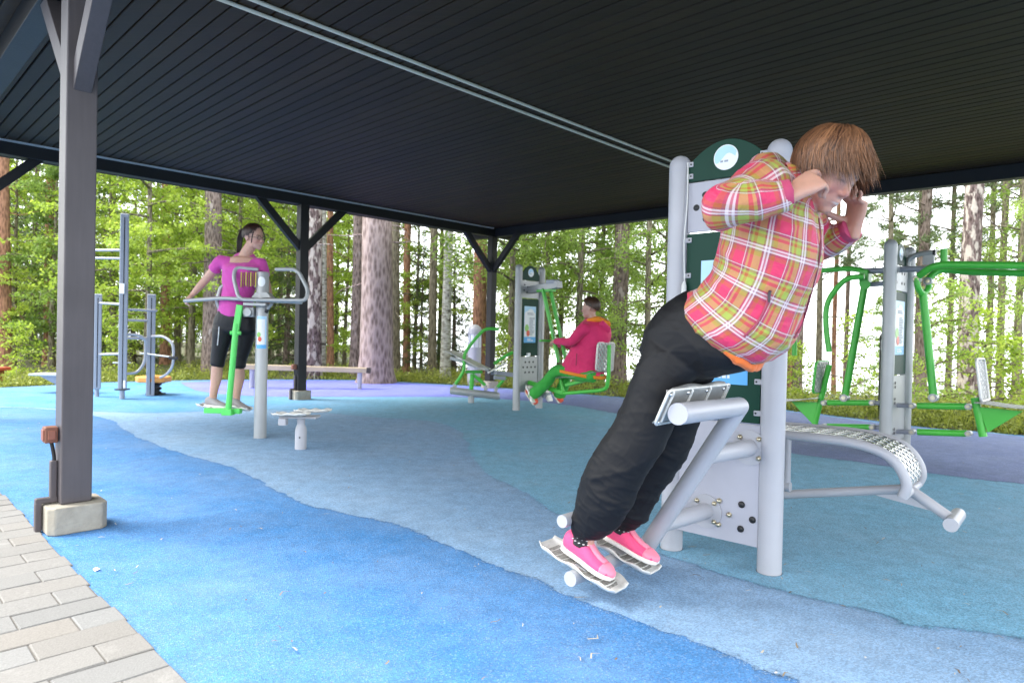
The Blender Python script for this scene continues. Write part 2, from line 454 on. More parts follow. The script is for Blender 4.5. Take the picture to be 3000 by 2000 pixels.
# --- concrete block paving, running bond, outside the end of the roof
def make_paving():
    vs, fs, tint = [], [], []
    C, Lb = 0.1575, 0.314
    r = np.random.default_rng(3)
    m = bpy.data.materials.new('paving_blocks'); m.use_nodes = True
    nt = m.node_tree; n, l = nt.nodes, nt.links; b = n['Principled BSDF']; b.inputs['Roughness'].default_value = 0.9
    at = n.new('ShaderNodeAttribute'); at.attribute_name = 'tint'
    tc = n.new('ShaderNodeTexCoord'); nz = n.new('ShaderNodeTexNoise'); nz.inputs['Scale'].default_value = 160; nz.inputs['Detail'].default_value = 4
    l.new(tc.outputs['Object'], nz.inputs['Vector'])
    mr = n.new('ShaderNodeMapRange'); mr.inputs['To Min'].default_value = 0.72; mr.inputs['To Max'].default_value = 1.28; l.new(nz.outputs['Fac'], mr.inputs['Value'])
    mu = n.new('ShaderNodeMix'); mu.data_type = 'RGBA'; mu.blend_type = 'MULTIPLY'; mu.inputs['Factor'].default_value = 1
    l.new(at.outputs['Color'], mu.inputs['A']); l.new(mr.outputs[0], mu.inputs['B'])
    # lime bloom and grime
    n2 = n.new('ShaderNodeTexNoise'); n2.inputs['Scale'].default_value = 5; n2.inputs['Detail'].default_value = 9; n2.inputs['Roughness'].default_value = 0.65; l.new(tc.outputs['Object'], n2.inputs['Vector'])
    m2 = n.new('ShaderNodeMapRange'); m2.inputs['From Min'].default_value = 0.58; m2.inputs['From Max'].default_value = 0.75; m2.inputs['To Max'].default_value = 0.45; l.new(n2.outputs['Fac'], m2.inputs['Value'])
    x = n.new('ShaderNodeMix'); x.data_type = 'RGBA'; l.new(m2.outputs[0], x.inputs['Factor']); l.new(mu.outputs['Result'], x.inputs['A']); x.inputs['B'].default_value = (0.36, 0.35, 0.33, 1)
    l.new(x.outputs['Result'], b.inputs['Base Color'])
    bp = n.new('ShaderNodeBump'); bp.inputs['Strength'].default_value = 0.35; bp.inputs['Distance'].default_value = 0.004; l.new(nz.outputs['Fac'], bp.inputs['Height']); l.new(bp.outputs[0], b.inputs['Normal'])
    mb = MB(); mb.col = []
    for row in range(-4, 46):
        b0 = 5.565 - 12 * C + row * C
        even = (row % 2 == 0)
        for k in range(0, 11):
            a1 = -8.585 if k == 0 else (-8.72 if even else -8.877) - (k - 1) * Lb
            a0 = (-8.72 if even else -8.877) - k * Lb
            if a1 - a0 < .02: continue
            jt = 0.0022
            h = r.normal(0, 0.0009)
            ch = 0.004
            x0, x1, y0, y1 = a0 + jt, a1 - (jt if k else -r.normal(0.004, .006)), b0 + jt, b0 + C - jt
            o = len(mb.v)
            tl = r.normal(0, .0012, 4)
            zz = 0.010 + h
            for (px, py, pz) in ((x0, y0, 0), (x1, y0, 0), (x1, y1, 0), (x0, y1, 0), (x0, y0, zz - ch), (x1, y0, zz - ch), (x1, y1, zz - ch), (x0, y1, zz - ch)):
                mb.v.append(tuple(W(px, py, pz)))
            for q, (px, py) in enumerate(((x0 + ch, y0 + ch), (x1 - ch, y0 + ch), (x1 - ch, y1 - ch), (x0 + ch, y1 - ch))):
                mb.v.append(tuple(W(px, py, zz + tl[q])))
            for e in range(4):
                g = (e + 1) % 4
                mb.f += [(o + e, o + 4 + e, o + 4 + g, o + g), (o + 4 + e, o + 8 + e, o + 8 + g, o + 4 + g)]
            mb.f.append((o + 11, o + 10, o + 9, o + 8))
            t = r.normal(0.190, 0.008); w = r.normal(0, .003)
            mb.col += [(t + w + .006, t, t - .010 - w, 1)] * 12
    o = mb.build('paving', m, smooth=0)
    bm = bmesh.new(); bm.from_mesh(o.data); bmesh.ops.recalc_face_normals(bm, faces=bm.faces); bm.to_mesh(o.data); bm.free()
    structure(o)
    # pale mortar smear along two joints, on bed sand
    bed = MB(); bed.v = [tuple(W(a, bb, 0.004)) for a, bb in ((-8.59, 2.5), (-8.59, 12), (-12.2, 12), (-12.2, 2.5))]; bed.f = [(0, 1, 2, 3)]
    ob = bed.build('paving_joint_sand', mat('joint_sand', (0.15, 0.14, 0.125), 0.95, 0, 0.3, 60), smooth=0); structure(ob)
make_paving()

# --- the pavilion
def stain(name, col, rough, grain=1.0):
    m = mat(name, col, rough, 0, 0.25, 3, 0, 0)
    nt = m.node_tree; n, l = nt.nodes, nt.links; b = n['Principled BSDF']; b.inputs['Specular IOR Level'].default_value = 0.32
    tc = n.new('ShaderNodeTexCoord'); mp = n.new('ShaderNodeMapping'); mp.inputs['Rotation'].default_value = (0, 0, YAW)
    mp.inputs['Scale'].default_value = (1.2, 45, 45) if grain == 1 else (30, 30, 2)
    l.new(tc.outputs['Object'], mp.inputs['Vector'])
    nz = n.new('ShaderNodeTexNoise'); nz.inputs['Scale'].default_value = 1.6; nz.inputs['Detail'].default_value = 6; l.new(mp.outputs[0], nz.inputs['Vector'])
    bp = n.new('ShaderNodeBump'); bp.inputs['Strength'].default_value = 0.25; bp.inputs['Distance'].default_value = 0.004
    l.new(nz.outputs['Fac'], bp.inputs['Height']); l.new(bp.outputs[0], b.inputs['Normal'])
    src = b.inputs['Base Color'].links[0].from_socket
    mr = n.new('ShaderNodeMapRange'); mr.inputs['To Min'].default_value = 0.55 if grain == 1 else 0.86; mr.inputs['To Max'].default_value = 1.45 if grain == 1 else 1.14; l.new(nz.outputs['Fac'], mr.inputs['Value'])
    mu = n.new('ShaderNodeMix'); mu.data_type = 'RGBA'; mu.blend_type = 'MULTIPLY'; mu.inputs['Factor'].default_value = 1
    l.new(src, mu.inputs['A']); l.new(mr.outputs[0], mu.inputs['B']); l.new(mu.outputs['Result'], b.inputs['Base Color'])
    return m
def tinted(m):
    nt = m.node_tree; n, l = nt.nodes, nt.links; b = n['Principled BSDF']; src = b.inputs['Base Color'].links[0].from_socket
    at = n.new('ShaderNodeAttribute'); at.attribute_name = 'tint'; mu = n.new('ShaderNodeMix'); mu.data_type = 'RGBA'; mu.blend_type = 'MULTIPLY'; mu.inputs['Factor'].default_value = 1
    l.new(src, mu.inputs['A']); l.new(at.outputs['Color'], mu.inputs['B']); l.new(mu.outputs['Result'], b.inputs['Base Color']); return m
CEILM = tinted(stain('dark_stained_boards', (0.0300, 0.0155, 0.0045), 0.62))
BEAMM = stain('dark_stained_beam', (0.020, 0.019, 0.020), 0.5, 0)
POSTM = stain('grey_brown_post_paint', (0.086, 0.076, 0.080), 0.42, 0)

def make_pavilion():
    pv = thing('pavilion', 'dark timber open pavilion with a boarded ceiling over the exercise machines', 'pavilion', W(-8.37, 5.62, 0))
    # ceiling: tongue-and-groove boards with dark grooves
    cb = MB(); cb.col = []; pitch = 0.1185; r = np.random.default_rng(5)
    a = -9.05
    b0, b1 = -0.75, 11.9
    while a < 0.75:
        x0, x1 = a + 0.0055, a + pitch - 0.0055
        z0 = CEIL + r.normal(0, .0007); ch = 0.006
        prof = [(x0, CEIL + .022), (x0, z0 + ch), (x0 + ch, z0), (x1 - ch, z0), (x1, z0 + ch), (x1, CEIL + .022)]
        o = len(cb.v)
        for bb in (b0, b1):
            cb.v += [tuple(W(p, bb, q)) for p, q in prof]
        tn = float(np.clip(r.normal(1, .16), .6, 1.45)); cb.col += [(tn, tn, tn, 1)] * 12
        for k in range(5):
            cb.f.append((o + k, o + k + 1, o + 7 + k, o + 6 + k))
        a += pitch
    # backing above the grooves
    cb.v += [tuple(W(p, q, CEIL + .0215)) for p, q in ((-9.05, b0), (.75, b0), (.75, b1), (-9.05, b1))]; o = len(cb.v); cb.f.append((o - 4, o - 3, o - 2, o - 1)); cb.col += [(.25, .25, .25, 1)] * 4
    cb.build('ceiling', CEILM, pv, smooth=0)
    rf = MB()
    rf.box(W(-4.15, 5.57, CEIL + .32), (9.9, 12.75, .06), (A, Bv, (0, 0, 1)))
    rf.build('roof', mat('roof_felt', (0.05, 0.05, 0.05), 0.8), pv, smooth=0)
    fa = MB()
    fa.beam(W(-9.08, -.8, CEIL + .13), W(-9.08, 11.95, CEIL + .13), .03, .34)
    fa.beam(W(.78, -.8, CEIL + .13), W(.78, 11.95, CEIL + .13), .03, .34)
    fa.beam(W(-9.06, -.78, CEIL + .13), W(.76, -.78, CEIL + .13), .03, .34)
    fa.beam(W(-9.06, 11.93, CEIL + .13), W(.76, 11.93, CEIL + .13), .03, .34)
    fa.build('fascia', BEAMM, pv, smooth=0, bevel=.003)
    T = 0.15; HB = 0.17; zb = CEIL - HB / 2 - .001
    lines = [((-9.0, 0), (0.7, 0)), ((-9.0, 11.2), (0.7, 11.2))]
    cross = [((-8.42, -.7), (-8.42, 11.85)), ((0.03, -.7), (0.42, 8.6), (.5, 11.85))]
    for l in lines:
        mb = MB(); mb.beam(W(*l[0], zb), W(*l[1], zb), T, HB); mb.build('beam', BEAMM, pv, smooth=0, bevel=.005)
    for l in cross:
        mb = MB()
        for p, q in zip(l, l[1:]):
            mb.beam(W(*p, zb - .003), W(*q, zb - .003), T, HB - .004)
        mb.build('beam', BEAMM, pv, smooth=0, bevel=.005)
    # light strip on the inner top edge of the side beam, and the twin conduits under the ceiling
    strip = mat('pale_strip_paint', (0.55, 0.55, 0.55), 0.5)
    mb = MB(); mb.beam(W(-9.0, .087, CEIL - .012), W(-.06, .087, CEIL - .012), .018, .022); mb.build('cover_strip', strip, pv, smooth=0)
    cond = mat('conduit_plastic', (0.84, 0.72, 0.54), 0.5)
    for bb in (5.318, 5.472):
        mb = MB(); mb.cyl(W(-8.3, bb, CEIL - .013), W(.3, bb, CEIL - .013), .0135, 10)
        mb.build('conduit', cond, pv)
    foot = mat('post_footing_concrete', (0.33, 0.30, 0.245), 0.92, 0, 0.35, 16, 0.5, 70)
    socket_m = M['brown']; cover_m = mat('cable_cover_paint', (0.075, 0.062, 0.066), 0.45, 0, .15, 20)
    def post(a, b, near=False, braces=()):
        c = W(a, b, 0)
        p = MB(); w = .145
        p.box(c + [0, 0, (CEIL - HB + .145) / 2], (w, w, CEIL - HB - .147), (A, Bv, (0, 0, 1)))
        po = p.build('post', POSTM if near else BEAMM, pv, smooth=0, bevel=.007)
        fm = MB()
        k = .1375; q = .03; h = .145
        ol = [(-k + q, -k), (k - q, -k), (k, -k + q), (k, k - q), (k - q, k), (-k + q, k), (-k, k - q), (-k, -k + q)]
        fm.prism([c + A * x + Bv * y for x, y in ol], (0, 0, h))
        fm.build('footing', foot, po, smooth=0, bevel=.008)
        for dx, dy in braces:
            bm_ = MB()
            d = A * dx + Bv * dy
            L = .66
            p0 = c + d * .06 + [0, 0, CEIL - HB - L]
            p1 = c + d * L + [0, 0, CEIL - HB - .045]
            e = (p1 - p0) / np.linalg.norm(p1 - p0)
            side = np.cross(d, (0, 0, 1)); wd = .085
            up = np.cross(side, e); t = .055
            # mitred ends: clip against the post face and the beam underside
            o1 = c + d * (w / 2) ; zt = CEIL - HB + .004
            quad = []
            for s in (t, -t):
                q0 = p0 + up * s
                k0 = ((o1 - q0) @ d) / (e @ d); k1 = (zt - q0[2]) / e[2]
                quad.append((q0 + e * k0, q0 + e * k1))
            bm_.prism([quad[0][0] - side * wd / 2, quad[0][1] - side * wd / 2, quad[1][1] - side * wd / 2, quad[1][0] - side * wd / 2], side * wd)
            bm_.build('brace', POSTM if near else BEAMM, po, smooth=0, bevel=.004)
        return po
    Am, Ap, Bm, Bp = (-1, 0), (1, 0), (0, -1), (0, 1)
    post(0, 0, False, (Am, Bp))
    pm = post(-4.17, 0, False, (Am, Ap))
    post(-8.36, 0, False, (Ap, Bp))
    nc = G(141, 1575) - COR; na, nb_ = nc @ A + .1375, nc @ Bv - .1375
    pn = post(na, nb_, True, (Bm, Bp))
    post(.26, 5.62, False, (Bm,)); post(.5, 11.2, False, (Am, Bm)); post(-8.36, 11.2, True, (Ap, Bm)); post(-4.17, 11.2, False, (Am, Ap))
    # near post: socket box, cable, cable cover stepping over the footing
    def jbox(po, c, s, fx):
        # c = point on ground under the box centre, on the post's -a face
        j = MB(); j.box(c + [0, 0, .515], (.06, .075, .085), (A, Bv, (0, 0, 1)))
        jo = j.build('socket_box', socket_m, po, smooth=0, bevel=.006)
        j = MB(); j.box(c + [0, 0, .515] + Bv * .0 - A * .033, (.008, .05, .058), (A, Bv, (0, 0, 1)))
        j.box(c + [0, 0, .515] + Bv * .0415, (.034, .008, .05), (A, Bv, (0, 0, 1))); j.build('socket_flap', mat('brown_flap', (0.22, .075, .045), .45), jo and po, smooth=0, bevel=.003)
        k = MB(); k.tube(spline([c + [0, 0, .474] + A * .005, c + [0, 0, .44] + A * .012, c + [0, 0, .40] + A * .018, c + [0, 0, .37] + A * .02], 5), .009, 8); k.build('cable', M['black'], po)
        k = MB(); k.box(c + A * .016 + [0, 0, .27], (.032, .04, .21), (A, Bv, (0, 0, 1)))
        k.box(c - A * .014 + [0, 0, .166], (.10, .042, .03), (A, Bv, (0, 0, 1)))
        k.box(c - A * .050 + [0, 0, .083], (.03, .044, .155), (A, Bv, (0, 0, 1)))
        k.build('cable_cover', cover_m, po, smooth=0, bevel=.006)
    jbox(pn, W(na - .0735 - .034, nb_ - .005, 0), 1, 0)
    jbox(pm, W(-4.17 - .0735 - .034, 0.0, 0), 1, 0)
    return pv
make_pavilion()
# ================================================================== EXERCISE MACHINES
Z = np.array([0, 0, 1.0])
M['tread'] = mat('worn_tread', (0.30, 0.29, 0.27), 0.7, 0.2, 0.9, 95, 0.5, 140, 0.5, 3)
M['seat'] = mat('seat_metal', (0.48, 0.48, 0.47), 0.38, 0.5, 0.15, 30, 0.1, 150)

def flange(fr, u, d, z, r, sgn, parent, m, bolts=4, rot=.785):
    f = MB(); c = fr.w(u, d, z); nn = fr.n * sgn
    f.disc(c, nn, r, .007, 28); fo = f.build('flange', m, parent)
    b = MB()
    for k in range(bolts):
        a = rot + 2 * pi * k / bolts
        q = c + (fr.e1 * math.cos(a) + Z * math.sin(a)) * r * .78 + nn * .005
        b.disc(q, nn, .0125, .005, 12); b.ball(q + nn * .006, .0105, 10, 6)
    b.build('bolt', M['brass'], fo)
    return fo

def text_lines(fr, mb, u0, u1, z0, z1, rows, d, sgn, seed=0):
    r = np.random.default_rng(seed)
    for k in range(rows):
        z = z1 - (z1 - z0) * (k + .5) / rows
        e = u1 - (u1 - u0) * r.uniform(0, .45)
        h = (z1 - z0) / rows * .32
        u = u0
        while u < e:                                   # broken into word-like dashes
            wd = r.uniform(.010, .026)
            mb.prism([fr.w(u, d, z - h), fr.w(min(u + wd, e), d, z - h), fr.w(min(u + wd, e), d, z + h), fr.w(u, d, z + h)], fr.n * sgn * .0006)
            u += wd + .006

def info_sign(fr, u0, u1, z0, z1, d, sgn, parent, seed=0, detail=True):
    """blue instruction plate: cloud panel, figure drawings as a green and a red blob, footer band"""
    def quad(mb, a, b, c, e, dd, th=.0012):
        mb.prism([fr.w(a, d + sgn * dd, c), fr.w(b, d + sgn * dd, c), fr.w(b, d + sgn * dd, e), fr.w(a, d + sgn * dd, e)], fr.n * sgn * th)
    def oval(mb, uc, zc, ru, rz, dd, n=22):
        mb.prism([fr.w(uc + ru * math.cos(2 * pi * k / n), d + sgn * dd, zc + rz * math.sin(2 * pi * k / n)) for k in range(n)], fr.n * sgn * .0012)
    w, h = u1 - u0, z1 - z0
    s = MB(); quad(s, u0, u1, z0, z1, 0, .002); so = s.build('info_sign', M['sky_blue'], parent, smooth=0)
    s = MB(); quad(s, u0, u1, z0, z0 + h * .16, .0022); s.build('footer_band', M['blue'], so, smooth=0)
    s = MB(); quad(s, u0 + w * .03, u1 - w * .05, z0 + h * .162, z0 + h * .80, .0024)
    oval(s, u0 + w * .30, z0 + h * .80, w * .24, h * .07, .0030); oval(s, u0 + w * .55, z0 + h * .83, w * .27, h * .10, .0036); oval(s, u0 + w * .78, z0 + h * .79, w * .17, h * .05, .0042)
    s.build('cloud_panel', M['white'], so, smooth=0)
    s = MB(); oval(s, u0 + w * .22, z0 + h * .40, w * .17, h * .10, .0050); s.build('green_drawing', M['sgreen'], so, smooth=0)
    s = MB(); oval(s, u0 + w * .33, z0 + h * .26, w * .14, h * .085, .0056); s.build('red_drawing', M['sred'], so, smooth=0)
    if detail:
        s = MB(); text_lines(fr, s, u0 + w * .44, u1 - w * .1, z0 + h * .20, z0 + h * .70, 16, d + sgn * .0055, sgn, seed)
        text_lines(fr, s, u0 + w * .25, u1 - w * .2, z0 + h * .76, z0 + h * .83, 2, d + sgn * .0055, sgn, seed + 1)
        s.build('lettering', M['ink'], so, smooth=0)
        s = MB(); text_lines(fr, s, u0 + w * .3, u1 - w * .2, z0 + h * .04, z0 + h * .12, 2, d + sgn * .0040, sgn, seed + 2); s.build('footer_lettering', M['white'], so, smooth=0)
    return so

def sign_arch(fr, hw, z0, zs, zt, d, parent, th=.018, logo_r=.06, both=True):
    ol = [fr.w(-hw, d - th / 2, z0), fr.w(hw, d - th / 2, z0)]
    for k in range(17):
        t = k / 16; ol.append(fr.w(hw - 2 * hw * t, d - th / 2, zs + (zt - zs) * math.sin(pi * t) ** .8))
    b = MB(); b.prism(ol, fr.n * th); bo = b.build('arched_board', M['dgreen'], parent, smooth=30, bevel=.002)
    for sg in ((1, -1) if both else (1,)):
        zc = z0 + (zt - z0) * .52
        l = MB(); l.disc(fr.w(0, d + sg * (th / 2), zc), fr.n * sg, logo_r, .0015, 36); lo = l.build('logo_disc', M['white'], bo)
        c = MB()
        n = 26; sky_o = [fr.w(logo_r * .93 * math.cos(a), d + sg * (th / 2 + .0015), zc + logo_r * .93 * math.sin(a)) for a in np.linspace(pi * .12, pi * 1.12, n)]
        wave = [fr.w(logo_r * .9 * x, d + sg * (th / 2 + .0015), zc + logo_r * (.28 * math.sin(x * 3.2 + 1) - .15 * (x + .9) * 0 + (.36 - .72 * (1 - (x + .93) / 1.8)) * .9 * .5)) for x in np.linspace(-.86, .86, 10)]
        c.prism(sky_o + wave, fr.n * sg * .0008); c.build('logo_sky', M['sky_blue'], lo, smooth=0)
        t = MB(); text_lines(fr, t, -logo_r * .45, logo_r * .75, zc - logo_r * .42, zc - logo_r * .18, 1, d + sg * (th / 2 + .0018), sg, 9); t.build('lettering', M['ink'], lo, smooth=0)
    return bo

def clip(fr, u, z, d, sg, parent):
    c = MB(); c.box(fr.w(u, d + sg * .004, z), (.045, .010, .026), (fr.e1, fr.n, Z)); co = c.build('clip', M['grey'], parent, smooth=0, bevel=.003)
    c = MB(); c.disc(fr.w(u + .012 * (1 if u < 0 else -1), d + sg * .009, z), fr.n * sg, .005, .002, 10); c.build('screw', M['black'], co)

def expanded_metal(fn, nu, nv, name, parent, m, th=.004, hole=.72):
    """plate with staggered lens-shaped holes laid over fn(u,v)->point, u,v in 0..1"""
    b = MB()
    for i in range(nu):
        for j in range(nv * 2 + 1):
            # half-row stagger
            v0 = (j - (i % 2)) / (nv * 2) * 1.0
            if (j + i) % 2: continue
        for j in range(-1, nv):
            off = .5 if i % 2 else 0
            va, vb = (j + off) / nv, (j + 1 + off) / nv
            va2, vb2 = max(0, va), min(1, vb)
            if vb2 - va2 < 1e-6: continue
            ua, ub = i / nu, (i + 1) / nu
            um, vm = (ua + ub) / 2, (va2 + vb2) / 2
            cell = [(ua, va2), (um, va2), (ub, va2), (ub, vm), (ub, vb2), (um, vb2), (ua, vb2), (ua, vm)]
            hu, hv = (ub - ua) / 2 * .86, (vb2 - va2) / 2 * hole
            hl = [(um - hu * .0, vm - hv)]
            ring = [(um - hu * .62, vm - hv * .45), (um, vm - hv * .80), (um + hu * .62, vm - hv * .45), (um + hu, vm), (um + hu * .62, vm + hv * .45), (um, vm + hv * .80), (um - hu * .62, vm + hv * .45), (um - hu, vm)]
            o = len(b.v)
            b.v += [tuple(fn(*q)) for q in cell] + [tuple(fn(*q)) for q in ring]
            for k in range(8):
                k2 = (k + 1) % 8
                b.f.append((o + k, o + k2, o + 8 + k2, o + 8 + k))
    return b.build(name, m, parent, smooth=60, solid=th)

def foot_pedal(c, fwd, side, up, parent, L=.37, Wd=.135, m=None):
    """cast plate with a wavy raised rim, ribs across the sole"""
    m = m or M['alu']
    c, fwd, side, up = [np.array(q, float) for q in (c, fwd, side, up)]
    b = MB(); nu, nv = 30, 13
    for i in range(nu + 1):
        t = i / nu * 2 - 1
        half = Wd / 2 * (1 - .10 * math.cos(t * 5.5) * .5) * (1 if abs(t) < .85 else (1 - (abs(t) - .85) * 1.4))
        for j in range(nv + 1):
            s = j / nv * 2 - 1
            z = 0.0016 * math.cos(i * 1.6) * (abs(s) < .7)
            rim = max(0, abs(s) - .80) / .20
            z += rim ** .8 * (.021 + .007 * math.cos(t * 9))
            z += max(0, abs(t) - .86) / .14 * .014 * (1 if t < 0 else .6)
            b.v.append(tuple(c + fwd * t * L / 2 + side * s * half + up * z))
    for i in range(nu):
        for j in range(nv):
            a = i * (nv + 1) + j
            b.f.append((a, a + 1, a + nv + 2, a + nv + 1))
    po = b.build('foot_pedal', m, parent, smooth=50, solid=.006)
    r = MB()
    r.prism([c + fwd * a_ * L + side * b_ * Wd + up * .004 for a_, b_ in ((-.40, -.30), (-.40, .30), (.38, .30), (.42, .2), (.42, -.2), (.38, -.30))], up * .001)
    r.build('tread_mesh', M['tread'], po, smooth=0)
    r = MB()
    for k in range(9):
        q = c + fwd * (-.36 + .09 * k) * L + up * .004
        r.tube([q - side * Wd * .36, q - side * Wd * .12 + fwd * .006, q + side * Wd * .12 + fwd * .006, q + side * Wd * .36], .0032, 6)
    r.build('tread_rib', m, po)
    return po

# ------------------------------------------------------------------ 1. the main back-extension machine
U1 = np.array([.76, -.65, 0]); U1 /= np.linalg.norm(U1)
N1 = np.array([U1[1], -U1[0], 0])
F1 = Frame(np.array([1.035, 3.298, 0]) + U1 * .0175, U1, N1)
def make_main():
    F = F1; g = M['grey']
    t = thing('back_extension_machine', 'tall grey twin-post exercise machine holding the woman in the plaid jacket', 'exercise machine', F.o)
    for s in (-1, 1):
        p = MB(); p.capsule_post(F.w(s * .2525, 0, 0), 2.045, .056, 32)
        po = p.build('post', g, t, smooth=50)
        fm = MB(); fm.disc(F.w(s * .2525, 0, 0.0), Z, .0595, .004, 32); fm.build('floor_ring', M['black'], po)
        ring = MB(); ring.disc(F.w(s * .2525, 0, 1.955), Z, .0568, .003, 32); ring.build('cap_seam', M['grey2'], po)
    sign_arch(F, .198, 1.897, 1.975, 2.085, 0.012, t, logo_r=.062)
    def plate(name, z0, z1, m, d, th, hw=.196, cut=0):
        q = MB(); ol = [F.w(-hw, d, z0 + cut * .25), F.w(hw, d, z0), F.w(hw, d, z1), F.w(-hw, d, z1)]
        q.prism(ol, F.n * th); return q.build(name, m, t, smooth=0, bevel=.003)
    up = plate('upper_plate', 1.640, 1.892, M['grey2'], .006, .012)
    for (u, z) in ((-.104, 1.823), (-.150, 1.763), (-.098, 1.702), (.09, 1.823), (.15, 1.763), (.09, 1.702), (0, 1.763)):
        h = MB(); h.disc(F.w(u, .0175, z), F.n, .0165, .003, 20); h.ball(F.w(u, .019, z), .0135, 12, 6, (1, 1, .5), (F.e1, Z, F.n)); h.build('hole_cap', M['black'], up)
    bd = plate('sign_board', .700, 1.632, M['dgreen'], .004, .016)
    info_sign(F, -.115, .135, .88, 1.492, .0205, 1, bd, 4)
    lp = plate('lower_plate', .115, .694, M['grey2'], .012, .020, .205, 0)
    for (u, z) in ((.126, .306), (.180, .243), (.124, .188)):
        h = MB(); h.disc(F.w(u, .0325, z), F.n, .0165, .003, 20); h.ball(F.w(u, .034, z), .0135, 12, 6, (1, 1, .5), (F.e1, Z, F.n)); h.build('hole_cap', M['black'], lp)
    for (u, z) in ((.014, .304), (.066, .245), (.013, .187)):
        h = MB(); h.disc(F.w(u, .032, z), F.n, .0135, .005, 14); h.ball(F.w(u, .038, z), .0115, 12, 6); h.build('bolt', M['brass'], lp)
    for s in (-1, 1):
        for z in (1.985, 1.925, 1.60, 1.42, .90, .75):
            clip(F, s * .192, z, .018, 1, t)
    # strut, arms, thigh pad
    uo = -.0175
    k = MB(); top = F.w(.263 + uo, .40, .814); bot = F.w(-.205 + uo, .40, .048)
    k.tube([bot, top], .040, 24); so = k.build('strut', g, t)
    k = MB(); pe = F.w(.263 + uo, .97, .826)
    k.tube(rounded([top + (top - bot) * 0, pe], .01), .040, 24); k.ball(top, .0402, 20, 12); k.build('pad_tube', g, t)
    flange(F, .158, .032, .585, .083, 1, t, g); flange(F, -.054, .032, .242, .083, 1, t, g)
    for (u, z) in ((.158, .585), (-.054, .242)):
        d = (z - .048) / (.814 - .048); us = -.205 + uo + (.263 + .205) * d
        k = MB(); k.cyl(F.w(u, .03, z), F.w(us, .40, z), .040, 22); k.build('support_arm', g, t)
    # pad: cast plate facing the thighs, seen from behind with three ribs and screws
    leg = np.array([.40, .916]); leg /= np.linalg.norm(leg)            # along the thigh in (u, z)
    perp = np.array([-leg[1], leg[0]])
    def pad(s, w, e):          # s along n 0..1, w along the thigh -1..1, e out of the plate
        u = .263 + uo + perp[0] * (.058 + e) + leg[0] * w * .086 
        z = .822 + perp[1] * (.058 + e) + leg[1] * w * .086
        return F.w(u, .44 + .55 * s, z)
    pm = MB(); ol = []
    for i in range(25):
        for j in range(9):
            s, w = i / 24, j / 4 - 1
            ww = w * (1 - .06 * (1 + math.cos(s * 14)))
            if s < .05 or s > .95: ww *= .86
            pm.v.append(tuple(pad(s, ww, .010 * (abs(w) > .9))))
    for i in range(24):
        for j in range(8):
            a = i * 9 + j; pm.f.append((a, a + 1, a + 10, a + 9))
    po = pm.build('thigh_pad', mat('pad_plate', (.30, .30, .29), .4, .5, .2, 25, .15, 120), t, smooth=50, solid=.006)
    r = MB(); r.tube(rounded([pad(0, -.82, 0), pad(0, .82, 0), pad(1, .82, 0), pad(1, -.82, 0), pad(0, -.82, 0)], .02, 4), .0055, 8); r.build('pad_rim', M['alu'], po)
    r = MB()
    for s in (.06, .36, .66, .94):
        r.prism([pad(s, -.75, -.003), pad(s, .85, -.003), pad(s, .75, -.012), pad(s, -.65, -.012)], F.n * .010)
    r.build('pad_rib', M['alu'], po, smooth=0, bevel=.002)
    r = MB()
    for s in (.11, .41, .71, .97):
        for w in (.62, -.72):
            c = pad(min(s, .965), w, -.002); r.disc(c, pad(s, w, -.01) - pad(s, w, 0), .008, .9, 10) if False else r.ball(c, .008, 10, 6)
    r.build('screw', M['steel'], po)
    # foot end: heel bar, floor bar and pedals
    k = MB(); k.cyl(F.w(-.218 + uo, .36, .082), F.w(-.222 + uo, .93, .092), .031, 20); k.build('floor_bar', g, t)
    k = MB(); k.cyl(F.w(-.265 + uo, .42, .312), F.w(-.27 + uo, .93, .322), .027, 20); k.build('heel_bar', g, t)
    k = MB(); k.tube(spline([F.w(-.222 + uo, .67, .09), F.w(-.285 + uo, .67, .16), F.w(-.268 + uo, .67, .318)], 6), .019, 14); k.build('bar_upright', g, t)
    fw = U1 * .962 - Z * .275; upv = U1 * .275 + Z * .962
    for d in (.845, .56):
        foot_pedal(F.w(-.225 + uo, d, .122), fw, N1, upv, t, .40, .145)
        k = MB(); k.box(F.w(-.22 + uo, d, .113), (.06, .05, .03), (fw, N1, upv)); k.build('pedal_bracket', g, t, smooth=0, bevel=.004)
    # other side: arched sit-up bench
    prof = [(.06, .600), (.20, .604), (.43, .606), (.56, .596), (.66, .568), (.715, .525), (.748, .47), (.758, .42), (.742, .372)]
    pc = spline([F.w(a + uo, 0, b) for a, b in prof], 6)
    for d in (-.40, -.80):
        k = MB(); k.tube([q + N1 * d for q in pc], .024, 16); k.build('bench_rail', g, t)
    def bench(u, v):
        x = u * (len(pc) - 1); i = min(int(x), len(pc) - 2); f = x - i
        return pc[i] * (1 - f) + pc[i + 1] * f + N1 * (-.415 - .37 * v) + Z * .012
    expanded_metal(bench, 21, 5, 'bench_seat', t, M['steel'], .004, .56)
    k = MB(); k.cyl(pc[-1] + N1 * -.40, pc[-1] + N1 * -.80, .022, 14); k.cyl(pc[0] + N1 * -.40, pc[0] + N1 * -.80, .022, 14); k.build('bench_crossbar', g, t)
    k = MB(); k.tube([F.w(.74 + uo, -.6, .375), F.w(.925 + uo, -.6, .258)], .026, 16); k.build('foot_bar_stem', g, t)
    k = MB(); k.cyl(F.w(.928 + uo, -.475, .262), F.w(.928 + uo, -.735, .262), .032, 20); k.build('foot_bar', g, t)
    k = MB(); k.cyl(F.w(.0 + uo, -.6, .215), F.w(.72 + uo, -.6, .375), .024, 16); k.build('bench_brace', g, t)
